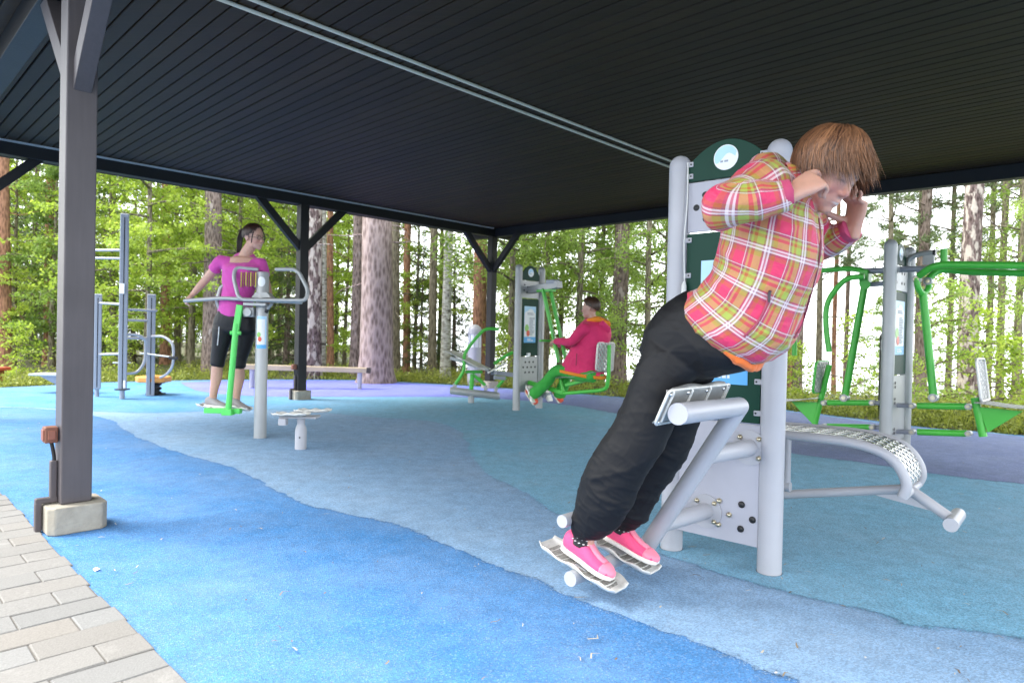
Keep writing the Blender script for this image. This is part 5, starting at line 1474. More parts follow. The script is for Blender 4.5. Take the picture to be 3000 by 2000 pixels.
def plaid_mat():
    m = bpy.data.materials.new('plaid_softshell'); m.use_nodes = True
    nt = m.node_tree; n, l = nt.nodes, nt.links; b = n['Principled BSDF']; b.inputs['Roughness'].default_value = .62; b.inputs['Sheen Weight'].default_value = .1
    uv = n.new('ShaderNodeUVMap'); uv.uv_map = 'UVMap'
    sp = n.new('ShaderNodeSeparateXYZ'); l.new(uv.outputs[0], sp.inputs[0])
    pink, mauve, lime, orange = (.64, .030, .110), (.27, .070, .095), (.34, .41, .060), (.44, .10, .03)
    seq = [(0, mauve), (.21, lime), (.36, orange), (.44, lime), (.50, mauve), (.60, pink), (.90, orange)]
    wseq = [(0, 0), (.05, .85), (.09, .15), (.13, .85), (.17, 0), (.56, .7), (.585, 0)]
    cols, whites = [], []
    for ax, per, off in (('X', .132, .02), ('Y', .140, .06)):
        a = n.new('ShaderNodeMath'); a.operation = 'MULTIPLY_ADD'; a.inputs[1].default_value = 1 / per; a.inputs[2].default_value = off; l.new(sp.outputs[ax], a.inputs[0])
        f = n.new('ShaderNodeMath'); f.operation = 'FRACT'; l.new(a.outputs[0], f.inputs[0])
        for sq, lst in ((seq, cols), (wseq, whites)):
            cr = n.new('ShaderNodeValToRGB'); cr.color_ramp.interpolation = 'CONSTANT'
            e = cr.color_ramp.elements
            while len(e) > 1: e.remove(e[-1])
            for i, (p, c) in enumerate(sq):
                el = e[0] if i == 0 else e.new(p)
                el.position = p; el.color = (*c, 1) if isinstance(c, tuple) else (c, c, c, 1)
            l.new(f.outputs[0], cr.inputs['Fac']); lst.append(cr.outputs['Color'])
    mx = n.new('ShaderNodeMix'); mx.data_type = 'RGBA'; mx.inputs['Factor'].default_value = .5; l.new(cols[0], mx.inputs['A']); l.new(cols[1], mx.inputs['B'])
    cur = mx.outputs['Result']
    for k, w in enumerate(whites):
        s = n.new('ShaderNodeMath'); s.operation = 'MULTIPLY'; s.inputs[1].default_value = .72; l.new(w, s.inputs[0])
        m2 = n.new('ShaderNodeMix'); m2.data_type = 'RGBA'; l.new(s.outputs[0], m2.inputs['Factor']); l.new(cur, m2.inputs['A']); m2.inputs['B'].default_value = (.78, .70, .70, 1); cur = m2.outputs['Result']
    l.new(cur, b.inputs['Base Color'])
    tc = n.new('ShaderNodeTexCoord'); nz = n.new('ShaderNodeTexNoise'); nz.inputs['Scale'].default_value = 11; nz.inputs['Detail'].default_value = 4; nz.inputs['Distortion'].default_value = 1.6; l.new(tc.outputs['Object'], nz.inputs['Vector'])
    bp = n.new('ShaderNodeBump'); bp.inputs['Strength'].default_value = .45; bp.inputs['Distance'].default_value = .025; l.new(nz.outputs['Fac'], bp.inputs['Height']); l.new(bp.outputs[0], b.inputs['Normal'])
    return m

# ---- swept chains with elliptical rings: ring = (centre, X, Y)
def smooth_rings(rings, n=5):
    if n <= 1: return rings
    c = spline([r[0] for r in rings], n); x = spline([r[1] for r in rings], n); y = spline([r[2] for r in rings], n)
    return list(zip(c, x, y))
class Chain:
    def __init__(s, rings, seg=22, n=5, sq=2.0, cap=True):
        R = smooth_rings([(V3(a), V3(b), V3(c)) for a, b, c in rings], n)
        if cap:                                          # rounded ends
            def dome(r0, r1):
                d = unit(r0[0] - r1[0]); h = min(np.linalg.norm(r0[1]), np.linalg.norm(r0[2])) * .45
                return [(r0[0] + d * h * k, r0[1] * w, r0[2] * w) for k, w in ((.35, .93), (.7, .72), (.93, .38))]
            R = list(reversed(dome(R[0], R[1]))) + R + dome(R[-1], R[-2])
        s.seg, s.R = seg, R
        s.v, s.f, s.fuv = [], [], []
        arc, acc = [0], 0
        for i in range(1, len(R)):
            acc += np.linalg.norm(R[i][0] - R[i - 1][0]); arc.append(acc)
        rad_ = np.median([(np.linalg.norm(r[1]) + np.linalg.norm(r[2])) / 2 for r in R])
        e = 2.0 / sq
        for (c, X, Y) in R:
            for k in range(seg):
                a = 2 * pi * k / seg; ca, sa = math.cos(a), math.sin(a)
                s.v.append(c + X * (abs(ca) ** e * (1 if ca >= 0 else -1)) + Y * (abs(sa) ** e * (1 if sa >= 0 else -1)))
        # orientation: X x Y should point along the sweep
        i = len(R) // 2
        flip = np.cross(R[i][1], R[i][2]) @ (R[i + 1][0] - R[i - 1][0]) < 0
        for i in range(len(R) - 1):
            for k in range(seg):
                k2 = (k + 1) % seg
                q = (i * seg + k, i * seg + k2, (i + 1) * seg + k2, (i + 1) * seg + k)
                u0, u1 = 2 * pi * k / seg * rad_, 2 * pi * (k + 1) / seg * rad_
                uv = ((u0, arc[i]), (u1, arc[i]), (u1, arc[i + 1]), (u0, arc[i + 1]))
                if flip: q, uv = q[::-1], uv[::-1]
                s.f.append(q); s.fuv.append(uv)
        n0 = (len(R) - 1) * seg
        a, b = tuple(range(seg)), tuple(n0 + k for k in range(seg))
        s.f += [a if flip else a[::-1], b[::-1] if flip else b]
        s.fuv += [tuple((2 * pi * k / seg * rad_, 0) for k in (range(seg) if flip else reversed(range(seg)))), tuple((2 * pi * k / seg * rad_, arc[-1]) for k in (reversed(range(seg)) if flip else range(seg)))]
        s.bvh = None
    def uv_at(s, co):
        if s.bvh is None: s.bvh = BVHTree.FromPolygons([Vector(q) for q in s.v], s.f)
        loc, nrm, idx, d = s.bvh.find_nearest(Vector(co))
        f = s.f[idx]
        from mathutils.interpolate import poly_3d_calc
        w = poly_3d_calc([Vector(s.v[i]) for i in f], loc)
        uv = s.fuv[idx]
        return sum(a * b[0] for a, b in zip(w, uv)), sum(a * b[1] for a, b in zip(w, uv)), d
def round_chain(pts, rs, seg=14, n=4, flat=None):
    """circular chain; flat=(vector, ratio) squashes across that vector"""
    pts = [V3(p) for p in pts]; R = []
    ref = None
    for i, p in enumerate(pts):
        t = unit(pts[min(i + 1, len(pts) - 1)] - pts[max(i - 1, 0)])
        if ref is None:
            ref = np.cross(t, [0, 0, 1]) if abs(t[2]) < .9 else np.cross(t, [1, 0, 0])
            if flat is not None: ref = V3(flat[0])
        x = unit(ref - t * (ref @ t)); ref = x; y = np.cross(t, x)
        k = flat[1] if flat is not None else 1.0
        R.append((p, x * rs[i] * k, y * rs[i]))
    return Chain(R, seg, n)
def ellipsoid(c, ax, rad3, seg=18, rings=12):
    c = V3(c); R = []
    a = [unit(q) for q in ax]
    for i in range(1, rings):
        t = -math.cos(pi * i / rings); w = math.sin(pi * i / rings)
        R.append((c + a[2] * rad3[2] * t, a[0] * rad3[0] * w, a[1] * rad3[1] * w))
    return Chain(R, seg, 1, 2.0, False)
def fuse(name, chains, voxel, m, parent, smooth=6, sfac=.5, uv=False, tint=None, disp=None):
    """one continuous surface out of overlapping chains"""
    vs, fs = [], []
    for c in chains:
        o = len(vs); vs += [tuple(q) for q in c.v]; fs += [tuple(i + o for i in f) for f in c.f]
    me = bpy.data.meshes.new(name + '_src'); me.from_pydata(vs, [], fs); me.update()
    o = bpy.data.objects.new(name + '_src', me); COL.objects.link(o)
    md = o.modifiers.new('r', 'REMESH'); md.mode = 'VOXEL'; md.voxel_size = voxel; md.adaptivity = 0
    if smooth:
        m2 = o.modifiers.new('s', 'SMOOTH'); m2.factor = sfac; m2.iterations = smooth
    bpy.context.view_layer.update()
    dg = bpy.context.evaluated_depsgraph_get()
    res = bpy.data.meshes.new_from_object(o.evaluated_get(dg))
    bpy.data.objects.remove(o); bpy.data.meshes.remove(me)
    res.name = name
    n = len(res.vertices)
    co = np.zeros(n * 3, np.float32); res.vertices.foreach_get('co', co); co = co.reshape(-1, 3)
    if uv:
        allb = BVHTree.FromPolygons([Vector(q) for q in vs], fs)
        own = []
        for ci, c in enumerate(chains): own += [ci] * len(c.f)
        uvl = res.uv_layers.new(name='UVMap')
        for p in res.polygons:
            ci = own[allb.find_nearest(p.center)[2]]
            c = chains[ci]; base = c.uv_at(p.center); per = max(q[0] for f in c.fuv for q in f) if not hasattr(c, 'per') else c.per
            c.per = per
            for li in p.loop_indices:
                a = c.uv_at(co[res.loops[li].vertex_index])
                x = a[0]
                if x - base[0] > per / 2: x -= per
                elif base[0] - x > per / 2: x += per
                uvl.data[li].uv = (x + ci * .037, a[1] + ci * .05)
    if disp is not None:
        nr = np.zeros(n * 3, np.float32); res.vertices.foreach_get('normal', nr); nr = nr.reshape(-1, 3)
        d = np.array([disp(q) for q in co]); co = co + nr * d[:, None]
        res.vertices.foreach_set('co', co.astype(np.float32).ravel())
    if tint is not None:
        a = res.attributes.new('tint', 'FLOAT_COLOR', 'POINT')
        c4 = np.ones((n, 4), np.float32); c4[:, :3] = tint(co); a.data.foreach_set('color', c4.ravel())
    res.materials.clear(); res.materials.append(m)
    res.polygons.foreach_set('use_smooth', [True] * len(res.polygons)); res.update()
    ob = bpy.data.objects.new(name, res); COL.objects.link(ob)
    ob.parent = parent
    if parent.type == 'EMPTY': ob.matrix_parent_inverse = Matrix.Translation(-parent.location)
    return ob

def rotv(v, axis, a):
    axis = unit(axis); v = V3(v)
    return v * math.cos(a) + np.cross(axis, v) * math.sin(a) + axis * (axis @ v) * (1 - math.cos(a))
def hand(wrist, d, back, thumb, curls, sc=1.0, spread=.10, thumb_dir=None, thumb_curl=.35, wr=.026):
    """palm and five fingers; d = wrist to knuckles, back = back of the hand, thumb = side the thumb is on"""
    w = V3(wrist); d = unit(d); b = unit(V3(back) - d * (V3(back) @ d)); t = unit(V3(thumb) - d * (V3(thumb) @ d) - b * (V3(thumb) @ b))
    out = []
    L, Wd = .088 * sc, .040 * sc
    out.append(Chain([(w - d * .03 * sc, t * wr, b * wr * .78), (w + d * .012 * sc, t * .029 * sc, b * .019 * sc), (w + d * .045 * sc, t * .037 * sc, b * .0165 * sc), (w + d * L * .92, t * Wd, b * .0135 * sc)], 18, 5, 2.4))
    for k, (off, ln, r) in enumerate(((.030, .070, .0086), (.010, .078, .0089), (-.0105, .072, .0085), (-.030, .057, .0076))):
        p = w + d * (L * (.93 - .05 * abs(off) / .03)) + t * off * sc; dd = rotv(d, b, -spread * off / .03 * 1.0) if False else unit(d + t * off / .03 * spread)
        p0 = p - dd * .018 * sc
        pts, rs = [p0, p], [r * sc * 1.02, r * sc * 1.08]
        ax = np.cross(dd, b)                       # rotate towards the palm
        cu = curls[k]
        for j, fr in enumerate((.46, .30, .24)):
            dd = rotv(dd, ax, -cu[j]) if (rotv(dd, ax, -cu[j]) @ b) < (dd @ b) + 1e-9 else rotv(dd, ax, cu[j])
            p = p + dd * ln * fr * sc
            pts.append(p); rs.append(r * sc * (1.0, .93, .80)[j])
        out.append(round_chain(pts, rs, 12, 3))
    td = unit(t * .8 + d * .62 - b * .25) if thumb_dir is None else unit(thumb_dir)
    p = w + d * .020 * sc + t * .020 * sc - b * .004
    pts = [p, p + td * .034 * sc, None, None]
    d2 = unit(td + d * thumb_curl - b * thumb_curl * .6); pts[2] = pts[1] + d2 * .030 * sc
    d3 = unit(d2 + d * thumb_curl * .7 - b * thumb_curl * .6); pts[3] = pts[2] + d3 * .024 * sc
    out.append(round_chain(pts, [.0145 * sc, .0115 * sc, .0105 * sc, .0085 * sc], 12, 3))
    return out
def head_chains(c, f, up, s=1.0, ears=True):
    """skull, jaw, nose, lips, brow, cheeks, ears; f = where the face looks"""
    c, f = V3(c), unit(f); up = unit(V3(up) - f * (V3(up) @ f)); r = np.cross(f, up)
    ax = (r, f, up); P = lambda a, b_, u: c + (r * a + f * b_ + up * u) * s
    E = lambda a, b_, u, x, y, z: ellipsoid(P(a, b_, u), ax, (x * s, y * s, z * s))
    out = [E(0, -.012, .030, .077, .097, .092), E(0, .030, -.010, .066, .066, .085), E(0, .048, -.058, .050, .046, .050), E(0, .068, -.093, .024, .024, .021),
           E(0, .072, .022, .052, .020, .018), E(.033, .060, -.030, .027, .026, .026), E(-.033, .060, -.030, .027, .026, .026),
           E(0, .085, -.062, .021, .0135, .0065), E(0, .084, -.0735, .019, .0125, .0075), E(.034, .012, -.062, .024, .045, .030), E(-.034, .012, -.062, .024, .045, .030),
           round_chain([P(0, .088, .012), P(0, .097, -.010), P(0, .105, -.029), P(0, .096, -.039)], [.0085 * s, .0095 * s, .0112 * s, .009 * s], 12, 3),
           E(.012, .092, -.035, .008, .010, .008), E(-.012, .092, -.035, .008, .010, .008)]
    if ears:
        for sg in (1, -1):
            out.append(ellipsoid(P(.076 * sg, -.012, -.012), (unit(r * .75 + f * .5 * sg * 0 - f * .35), unit(f * .8 + r * .2 * sg), up), (.010 * s, .019 * s, .030 * s)))
            out.append(round_chain([P(.080 * sg, .006, .008), P(.084 * sg, -.008, .018), P(.086 * sg, -.026, .012), P(.083 * sg, -.026, -.012), P(.079 * sg, -.010, -.038)], [.0055 * s] * 5, 8, 4))
    return out, P, (r, f, up)
def face_tint(base, P, axes, s, lips=(.42, .17, .14), cheek=.0, teeth=.8):
    r, f, up = axes; o = P(0, 0, 0)
    def fn(co):
        n = len(co); c = np.tile(np.array(base, float), (n, 1))
        q = co - o; a, b, u = q @ r / s, q @ f / s, q @ up / s
        near = (np.abs(a) < .12) & (np.abs(b) < .14) & (np.abs(u) < .15)
        ck = np.exp(-(((np.abs(a) - .036) / .022) ** 2 + ((u + .033) / .022) ** 2)) * (b > .03) * near
        c = c * (1 - ck[:, None] * .30 * np.array([.1, .9, .8]))
        ns = np.exp(-((a / .016) ** 2 + ((u + .03) / .014) ** 2)) * (b > .08) * near
        c = c * (1 - ns[:, None] * .22 * np.array([.1, .9, .8]))
        lp = np.exp(-((a / .021) ** 4 + ((u + .067) / .0085) ** 4)) * ((b > .06) & near) * .8
        c = c * (1 - lp[:, None]) + lp[:, None] * np.array(lips)
        th = np.exp(-((a / .016) ** 4 + ((u + .0672) / .0034) ** 4)) * ((b > .06) & near) * teeth
        c = c * (1 - th[:, None]) + th[:, None] * np.array([.62, .57, .50])
        la = np.exp(-(((np.abs(a) - .031) / .0135) ** 4 + ((u - .001 + ((np.abs(a) - .031) / .013) ** 2 * .003) / .0034) ** 2)) * ((b > .05) & near) * .85
        c = c * (1 - la[:, None]) + la[:, None] * np.array([.07, .04, .03])
        br = ((np.abs(np.abs(a) - .030) < .019) & (np.abs(u - .026 + (np.abs(a) - .03) ** 2 * 10) < .0042) & (b > .05) & near).astype(float) * .75
        c = c * (1 - br[:, None]) + br[:, None] * np.array([.12, .06, .03])
        return c
    return fn
def eyes(P, axes, s, parent, glasses=False):
    r, f, up = axes
    w = mat('eye_white', (.75, .72, .70), .2); ir = mat('iris', (.06, .05, .04), .15)
    for sg in (1, -1):
        b = MB(); b.ball(P(.031 * sg, .0675, .004), .0125 * s, 14, 10); eo = b.build('eye', w, parent)
        b = MB(); b.ball(P(.031 * sg, .0762, .002), .0056 * s, 12, 8, (1, .5, 1), (r, f, up)); b.build('iris', ir, eo)
    if glasses:
        gl = mat('glasses_frame', (.015, .010, .010), .3)
        b = MB()
        for sg in (1, -1):
            pts = [P(.033 * sg + .024 * math.cos(a), .098 - .10 * (.033 + .024 * math.cos(a) * sg) ** 1 * .5, .002 + .016 * math.sin(a)) for a in np.linspace(0, 2 * pi, 17)]
            b.tube(pts, .0024 * s, 6)
            b.tube([P(.056 * sg, .09, .006), P(.078 * sg, .05, .006), P(.081 * sg, -.01, .004)], .0022 * s, 6)
        b.tube([P(-.010, .104, .004), P(.010, .104, .004)], .0022 * s, 6)
        b.build('glasses', gl, parent)
def hair_mat(name, dark, light):
    m = bpy.data.materials.new(name); m.use_nodes = True
    nt = m.node_tree; n, l = nt.nodes, nt.links; b = n['Principled BSDF']
    at = n.new('ShaderNodeAttribute'); at.attribute_name = 'tint'
    mx = n.new('ShaderNodeMix'); mx.data_type = 'RGBA'; mx.inputs['A'].default_value = (*dark, 1); mx.inputs['B'].default_value = (*light, 1)
    sp = n.new('ShaderNodeSeparateColor'); l.new(at.outputs['Color'], sp.inputs[0]); l.new(sp.outputs[0], mx.inputs['Factor']); l.new(mx.outputs['Result'], b.inputs['Base Color'])
    b.inputs['Roughness'].default_value = .42; b.inputs['Specular IOR Level'].default_value = .5
    return m
def hair(P, axes, s, parent, m, nstr, rad3, crown, theta, grav, seed=1, off=.012, name='hair', ext=.03, wid=.0035, tous=.10, cx=(0, -.012, .028)):
    """strands from the crown over the skull; theta(phi) = how far down the skull, then ext metres hanging along grav"""
    r, f, up = axes; g = np.random.default_rng(seed); b = MB(); b.col = []
    ca = unit(r * crown[0] + f * crown[1] + up * crown[2]); o = P(*cx)
    e1 = unit(f - ca * (f @ ca)); e2 = np.cross(ca, e1)
    def surf(th, ph, k):
        d = ca * math.cos(th) + (e1 * math.cos(ph) + e2 * math.sin(ph)) * math.sin(th)
        dl = np.array([d @ r, d @ f, d @ up]); R = 1 / math.sqrt(sum((dl / np.array(rad3)) ** 2))
        return o + d * (R + k) * s, d
    # under-cap
    nt_, np_ = 12, 30
    base = len(b.v)
    for i in range(nt_ + 1):
        for j in range(np_):
            ph = 2 * pi * j / np_; q, _ = surf(max(.01, theta(ph) * .94 * i / nt_), ph, off * .35); b.v.append(tuple(q)); b.col.append((.15,) * 3 + (1,))
    for i in range(nt_):
        for j in range(np_):
            j2 = (j + 1) % np_; b.f.append((base + i * np_ + j, base + (i + 1) * np_ + j, base + (i + 1) * np_ + j2, base + i * np_ + j2))
    for k in range(nstr):
        ph = g.uniform(0, 2 * pi); lay = g.random(); tm = theta(ph) * g.uniform(.80, 1.03)
        th0 = g.uniform(.0, .85) ** 1.2 * tm * .75
        tc = np.clip(.48 + .20 * math.sin(ph * 9 + 2 * math.sin(ph * 4)) + g.normal(0, .15), 0, 1)
        wob = g.normal(0, tous); kk = off * (.35 + .9 * lay); pts = []
        N = 8
        for i in range(N):
            t = i / (N - 1); th = th0 + (tm - th0) * t
            q, d = surf(th, ph + wob * t + .05 * math.sin(t * 5 + k), kk * (.4 + .6 * min(1, t * 3)) ); pts.append(q)
        e = ext(ph) if callable(ext) else ext
        if tous > .12 and g.random() < .05: e *= 1.4; pts[-1] = pts[-1] + unit(pts[-1] - o) * .003
        e *= g.uniform(.35, 1.3); dr = unit(pts[-1] - pts[-2]); p = pts[-1]
        for i in range(4):
            dr = unit(dr + unit(grav) * .42 + g.normal(0, .06, 3)); p = p + dr * e / 4; pts.append(p)
        n = len(pts); w0 = wid * g.uniform(.6, 1.3) * s
        bi = len(b.v)
        for i in range(n):
            t = unit(pts[min(i + 1, n - 1)] - pts[max(i - 1, 0)]); nrm = unit(pts[i] - o); sd = unit(np.cross(t, nrm)); w = w0 * (1 if i < n - 3 else (.8, .5, .12)[i - n + 3])
            b.v += [tuple(pts[i] - sd * w), tuple(pts[i] + nrm * w * .6), tuple(pts[i] + sd * w)]; b.col += [(tc * (.8 + .2 * i / n),) * 3 + (1,)] * 3
        for i in range(n - 1):
            for q in range(2): b.f.append((bi + i * 3 + q, bi + i * 3 + q + 1, bi + i * 3 + q + 4, bi + i * 3 + q + 3))
    return b.build(name, m, parent, smooth=180)
def shoe(heel, toe, up, side, m_up, m_sole, parent, h=.075, w=.042, toe_m=None, band_m=None, name='shoe'):
    """rounded upper on a wrapped sole, toe cap and tongue band"""
    heel, toe, up = V3(heel), V3(toe), unit(up); d = toe - heel; L = np.linalg.norm(d); d /= L; up = unit(up - d * (up @ d)); sd = np.cross(d, up)
    P = lambda t, z: heel + d * L * t + up * z
    S = lambda t, w_, z, hh: (P(t, z), sd * w_, up * hh)
    upper = [Chain([S(.0, w * .62, h * .50, h * .42), S(.10, w * .78, h * .52, h * .52), S(.26, w * .84, h * .55, h * .56), S(.42, w * .90, h * .44, h * .43), S(.58, w * 1.0, h * .34, h * .33), S(.76, w * 1.02, h * .27, h * .25), S(.92, w * .80, h * .22, h * .19), S(.985, w * .45, h * .19, h * .14)], 22, 4, 2.3)]
    so = fuse(name, upper, .005, m_up, parent, 4)
    b = MB()
    prof = [(-.02, .60), (.02, .74), (.12, .86), (.3, .88), (.45, .90), (.6, 1.03), (.75, 1.08), (.88, .95), (.96, .68), (1.005, .35)]
    ol = [P(t, -.004) + sd * w * q for t, q in prof] + [P(t, -.004) - sd * w * q for t, q in reversed(prof)]
    b.prism(ol, up * .020); b.build('sole', m_sole, so, smooth=30, bevel=.004)
    if toe_m:
        c = Chain([S(.80, w * 1.035, h * .27, h * .245), S(.90, w * .86, h * .235, h * .21), S(.992, w * .48, h * .20, h * .15)], 20, 4, 2.3); fuse('toe_cap', [c], .005, toe_m, so, 3)
    if band_m:
        b = MB()
        tt = [(.34, 1.02), (.44, .90), (.56, .70), (.68, .565), (.80, .50)]
        for i, (t, z) in enumerate(tt):
            for q in (-.26, 0, .26): b.v.append(tuple(P(t, h * z + .004 - abs(q) * .012) + sd * w * q * 1.5))
        b.f = [(i * 3 + q, i * 3 + q + 1, i * 3 + q + 4, i * 3 + q + 3) for i in range(len(tt) - 1) for q in range(2)]
        b.build('lace_cover', band_m, so, smooth=60, solid=.005)
    return so
def folds(amp, freq, seed=0.0, along=None):
    def fn(q):
        p = Vector((q[0] * freq + seed, q[1] * freq, q[2] * freq * .8))
        n1 = mnoise.noise(p); n2 = mnoise.noise(p * 2.1 + Vector((5, 3, 1)))
        return amp * ((1 - abs(n1)) ** 3 - .45 + .35 * n2)
    return fn

# ------------------------------------------------------------------ woman in the plaid jacket
def woman_plaid():
    F = F1; J = F.at; n = F.n; u = F.e1
    t = thing('person', 'woman in a plaid jacket and black trousers leaning forward over the thigh pad', 'person', F.w(-.2, .7, 0))
    SK = (.56, .30, .215)
    skin = skin_mat('skin_fair', SK)
    plaid = plaid_mat()
    # ---------- head frame
    hc = J(2425, 503, .70)
    f = unit(u * .74 - Z * .56 + n * .30); up = unit(u * .45 + Z * .86 + n * .05)
    hs = 1.10
    HC, P, axes = head_chains(hc, f, up, hs)
    neck0 = J(2318, 555, .72); neck1 = hc - f * .02 * hs - axes[2] * .055 * hs
    body = HC + [round_chain([neck0 - (neck1 - neck0) * .5, neck0, (neck0 + neck1) / 2, neck1], [.065, .060, .056, .055], 18, 4)]
    # ---------- joints
    shR, elR, wrR = J(2238, 545, .895), J(2118, 612, 1.06), J(2322, 566, .965)
    shL, elL, wrL = J(2345, 575, .50), J(2398, 735, .335), J(2500, 668, .42)
    hipR, knR, anR = J(2000, 1025, .77), J(1828, 1335, .855), J(1722, 1572, .845)
    hipL, knL, anL = J(2030, 1015, .62), J(1925, 1335, .57), J(1828, 1545, .56)
    # hands cupped at the sides of the head
    kR = J(2386, 528, .905)
    dR = unit(kR - wrR)
    body += hand(wrR, dR, n * .93 + Z * .12 - u * .1, Z, [(.30, .45, .35), (.75, .85, .6), (.95, 1.0, .7), (1.0, 1.0, .7)], 1.20, .05, unit(Z * .22 + dR * .70 - n * .62), .25, .029)
    kL = J(2512, 592, .43)
    dL = unit(kL - wrL)
    body += hand(wrL, dL, -n * .85 + u * .5, -u, [(1.0, 1.3, .8), (1.1, 1.35, .8), (1.15, 1.35, .8), (1.2, 1.3, .8)], 1.18, .06, unit(-u * .72 + n * .45 + dL * .25), .20, .029)
    # arms, trunk and legs under the clothes
    body += [round_chain([shR, (shR + elR) / 2, elR, (elR + wrR) / 2, wrR], [.050, .044, .040, .036, .026], 14, 4), round_chain([shL, (shL + elL) / 2, elL, (elL + wrL) / 2, wrL], [.050, .044, .040, .036, .026], 14, 4)]
    pel = J(2045, 985, .69); che = J(2290, 650, .70)
    body += [Chain([(pel, u * .085, n * .13), ((pel + che) / 2, u * .11, n * .13), (che, u * .12, n * .16), (J(2312, 580, .70), u * .08, n * .15)], 18, 5)]
    for a, b, c in ((hipR, knR, anR), (hipL, knL, anL)):
        body += [round_chain([a, (a + b) / 2, b, (b + c) / 2, c], [.058, .060, .050, .044, .028], 14, 4)]
        body += [round_chain([c, c - Z * .025, c - Z * .045 - u * .01], [.033, .026, .016], 12, 3)]
    bo = fuse('body', body, .0045, skin, t, 4, .5, False, face_tint(SK, P, axes, hs))
    eyes(P, axes, hs, t)
    # ---------- hair: short layered brown bob blown forward
    hm = hair_mat('hair_chestnut', (.055, .022, .011), (.40, .185, .085))
    def theta(ph):                                       # ph = 0 at the face, pi at the nape
        c = math.cos(ph)
        return 1.34 + .34 * (1 - c) / 2 + .10 * math.sin(ph) ** 2
    hair(P, axes, hs, t, hm, 6000, (.084, .104, .101), (0, -.30, .95), theta, -Z * .8 + u * .25, 3, .019, 'hair', lambda ph: .040 + .010 * math.sin(ph) ** 2 + .034 * max(0, math.sin(ph * 7)) ** 3 + .016 * max(0, math.cos(ph)), .0016, .16)
    # ---------- jacket
    def ring(bk, fr, d0, hw, yaw=0.0):
        B0, Fr = J(*bk, d0), J(*fr, d0); c = (B0 + Fr) / 2; X = (Fr - B0) / 2; Y = n * hw
        ax = unit(np.cross(X, Y)); return (c, rotv(X, ax, yaw), rotv(Y, ax, yaw))
    yw = -.20
    rows = [((2022, 872), (2243, 1062), .70, .205, -.05), ((2036, 858), (2262, 1056), .70, .205, -.07), ((2080, 826), (2318, 1000), .70, .200, -.10), ((2110, 768), (2358, 882), .70, .200, yw), ((2122, 700), (2398, 784), .70, .205, yw), ((2152, 612), (2404, 690), .70, .208, yw), ((2198, 540), (2398, 630), .70, .195, yw), ((2244, 505), (2398, 602), .70, .135, yw), ((2282, 500), (2400, 592), .70, .085, yw)]
    torso = Chain([ring(*q) for q in rows], 34, 5, 2.25)
    def sleeve(sh, el, wr, r0, r1, r2, ctr):
        m1 = sh * .5 + el * .5; m2 = el * .55 + wr * .45; end = wr
        return round_chain([sh + (ctr - sh) * .45, sh, m1, el, m2, end - (end - el) * .02, end], [r0 * .95, r0, (r0 + r1) / 2 * .97, r1, (r1 + r2) / 2 * 1.04, r2, r2 * .93], 22, 5)
    ctr = J(2300, 600, .70)
    slR = sleeve(shR, elR, wrR - (wrR - elR) * .03, .090, .076, .047, ctr)
    slL = sleeve(shL, elL, wrL - (wrL - elL) * .05, .086, .070, .046, ctr)
    hood = round_chain([J(2200, 520, .80), J(2225, 492, .74), J(2262, 486, .69), J(2300, 500, .60)], [.035, .046, .046, .034], 16, 4)
    dfold = folds(.010, 9.0, 3.1)
    jk = fuse('jacket', [torso, slR, slL, hood], .0075, plaid, t, 7, .5, True, None, dfold)
    # stand-up collar with dark lining
    nd = unit(neck1 - neck0); fx = unit(u - nd * (u @ nd)); nx = np.cross(nd, fx)
    b = MB(); N = 28
    cc = J(2338, 548, .70)
    for i, (z, k) in enumerate(((-.03, 1.12), (.0, 1.05), (.03, 1.0), (.052, 1.02))):
        for j in range(N):
            a = 2 * pi * j / N; b.v.append(tuple(cc + nd * z * (1 + .25 * math.cos(a)) + (fx * .086 * math.cos(a) + nx * .082 * math.sin(a)) * k))
    b.f = [(i * N + j, i * N + (j + 1) % N, (i + 1) * N + (j + 1) % N, (i + 1) * N + j) for i in range(3) for j in range(N)]
    b.uv = []
    co = b.build('collar', plaid, jk, smooth=60, solid=.006) if False else None
    b.uv = None
    co = b.build('collar', plaid, jk, smooth=60, solid=.006)
    uvl = co.data.uv_layers.new(name='UVMap')
    for p in co.data.polygons:
        for li in p.loop_indices:
            vi = co.data.loops[li].vertex_index; jj = vi % N
            if p.index % N == N - 1 and jj == 0: jj = N
            uvl.data[li].uv = (jj / N * .5 + .03, vi // N * .03 + .11)
    for el, wr, r in ((elR, wrR, .0475), (elL, wrL, .046)):
        d = unit(wr - el); c = wr - d * .012
        b = MB(); b.tube([c - d * .022, c - d * .018, c + d * .006, c + d * .010, c + d * .006, c - d * .004], [r - .004, r + .001, r, r - .003, r - .009, r - .010], 26, caps=False)
        b.build('cuff', cloth('cuff_binding', (.46, .055, .13), .65, .2), jk, smooth=60)
    # zip, pocket zip, cuff and hem bindings follow the jacket surface
    dgb = BVHTree.FromPolygons([v.co for v in jk.data.vertices], [tuple(p.vertices) for p in jk.data.polygons])
    def on(px, py, lift=.003):
        o = Vector(CP); d = Vector(_ray(px, py)).normalized(); h = dgb.ray_cast(o, d)
        return None if h[0] is None else np.array(h[0] - d * lift)
    def seam(name, pts, r, m):
        q = [on(*p) for p in pts]; q = [x for x in q if x is not None]
        if len(q) < 2: return
        b = MB(); b.tube(spline(q, 4), r, 8); return b.build(name, m, jk)
    dark = mat('zip_dark', (.03, .02, .03), .45)
    seam('zip', [(2398, 640), (2404, 700), (2398, 770), (2382, 850), (2356, 930), (2326, 990), (2300, 1035), (2285, 1055)], .0042, mat('zip_tape', (.20, .03, .06), .5))
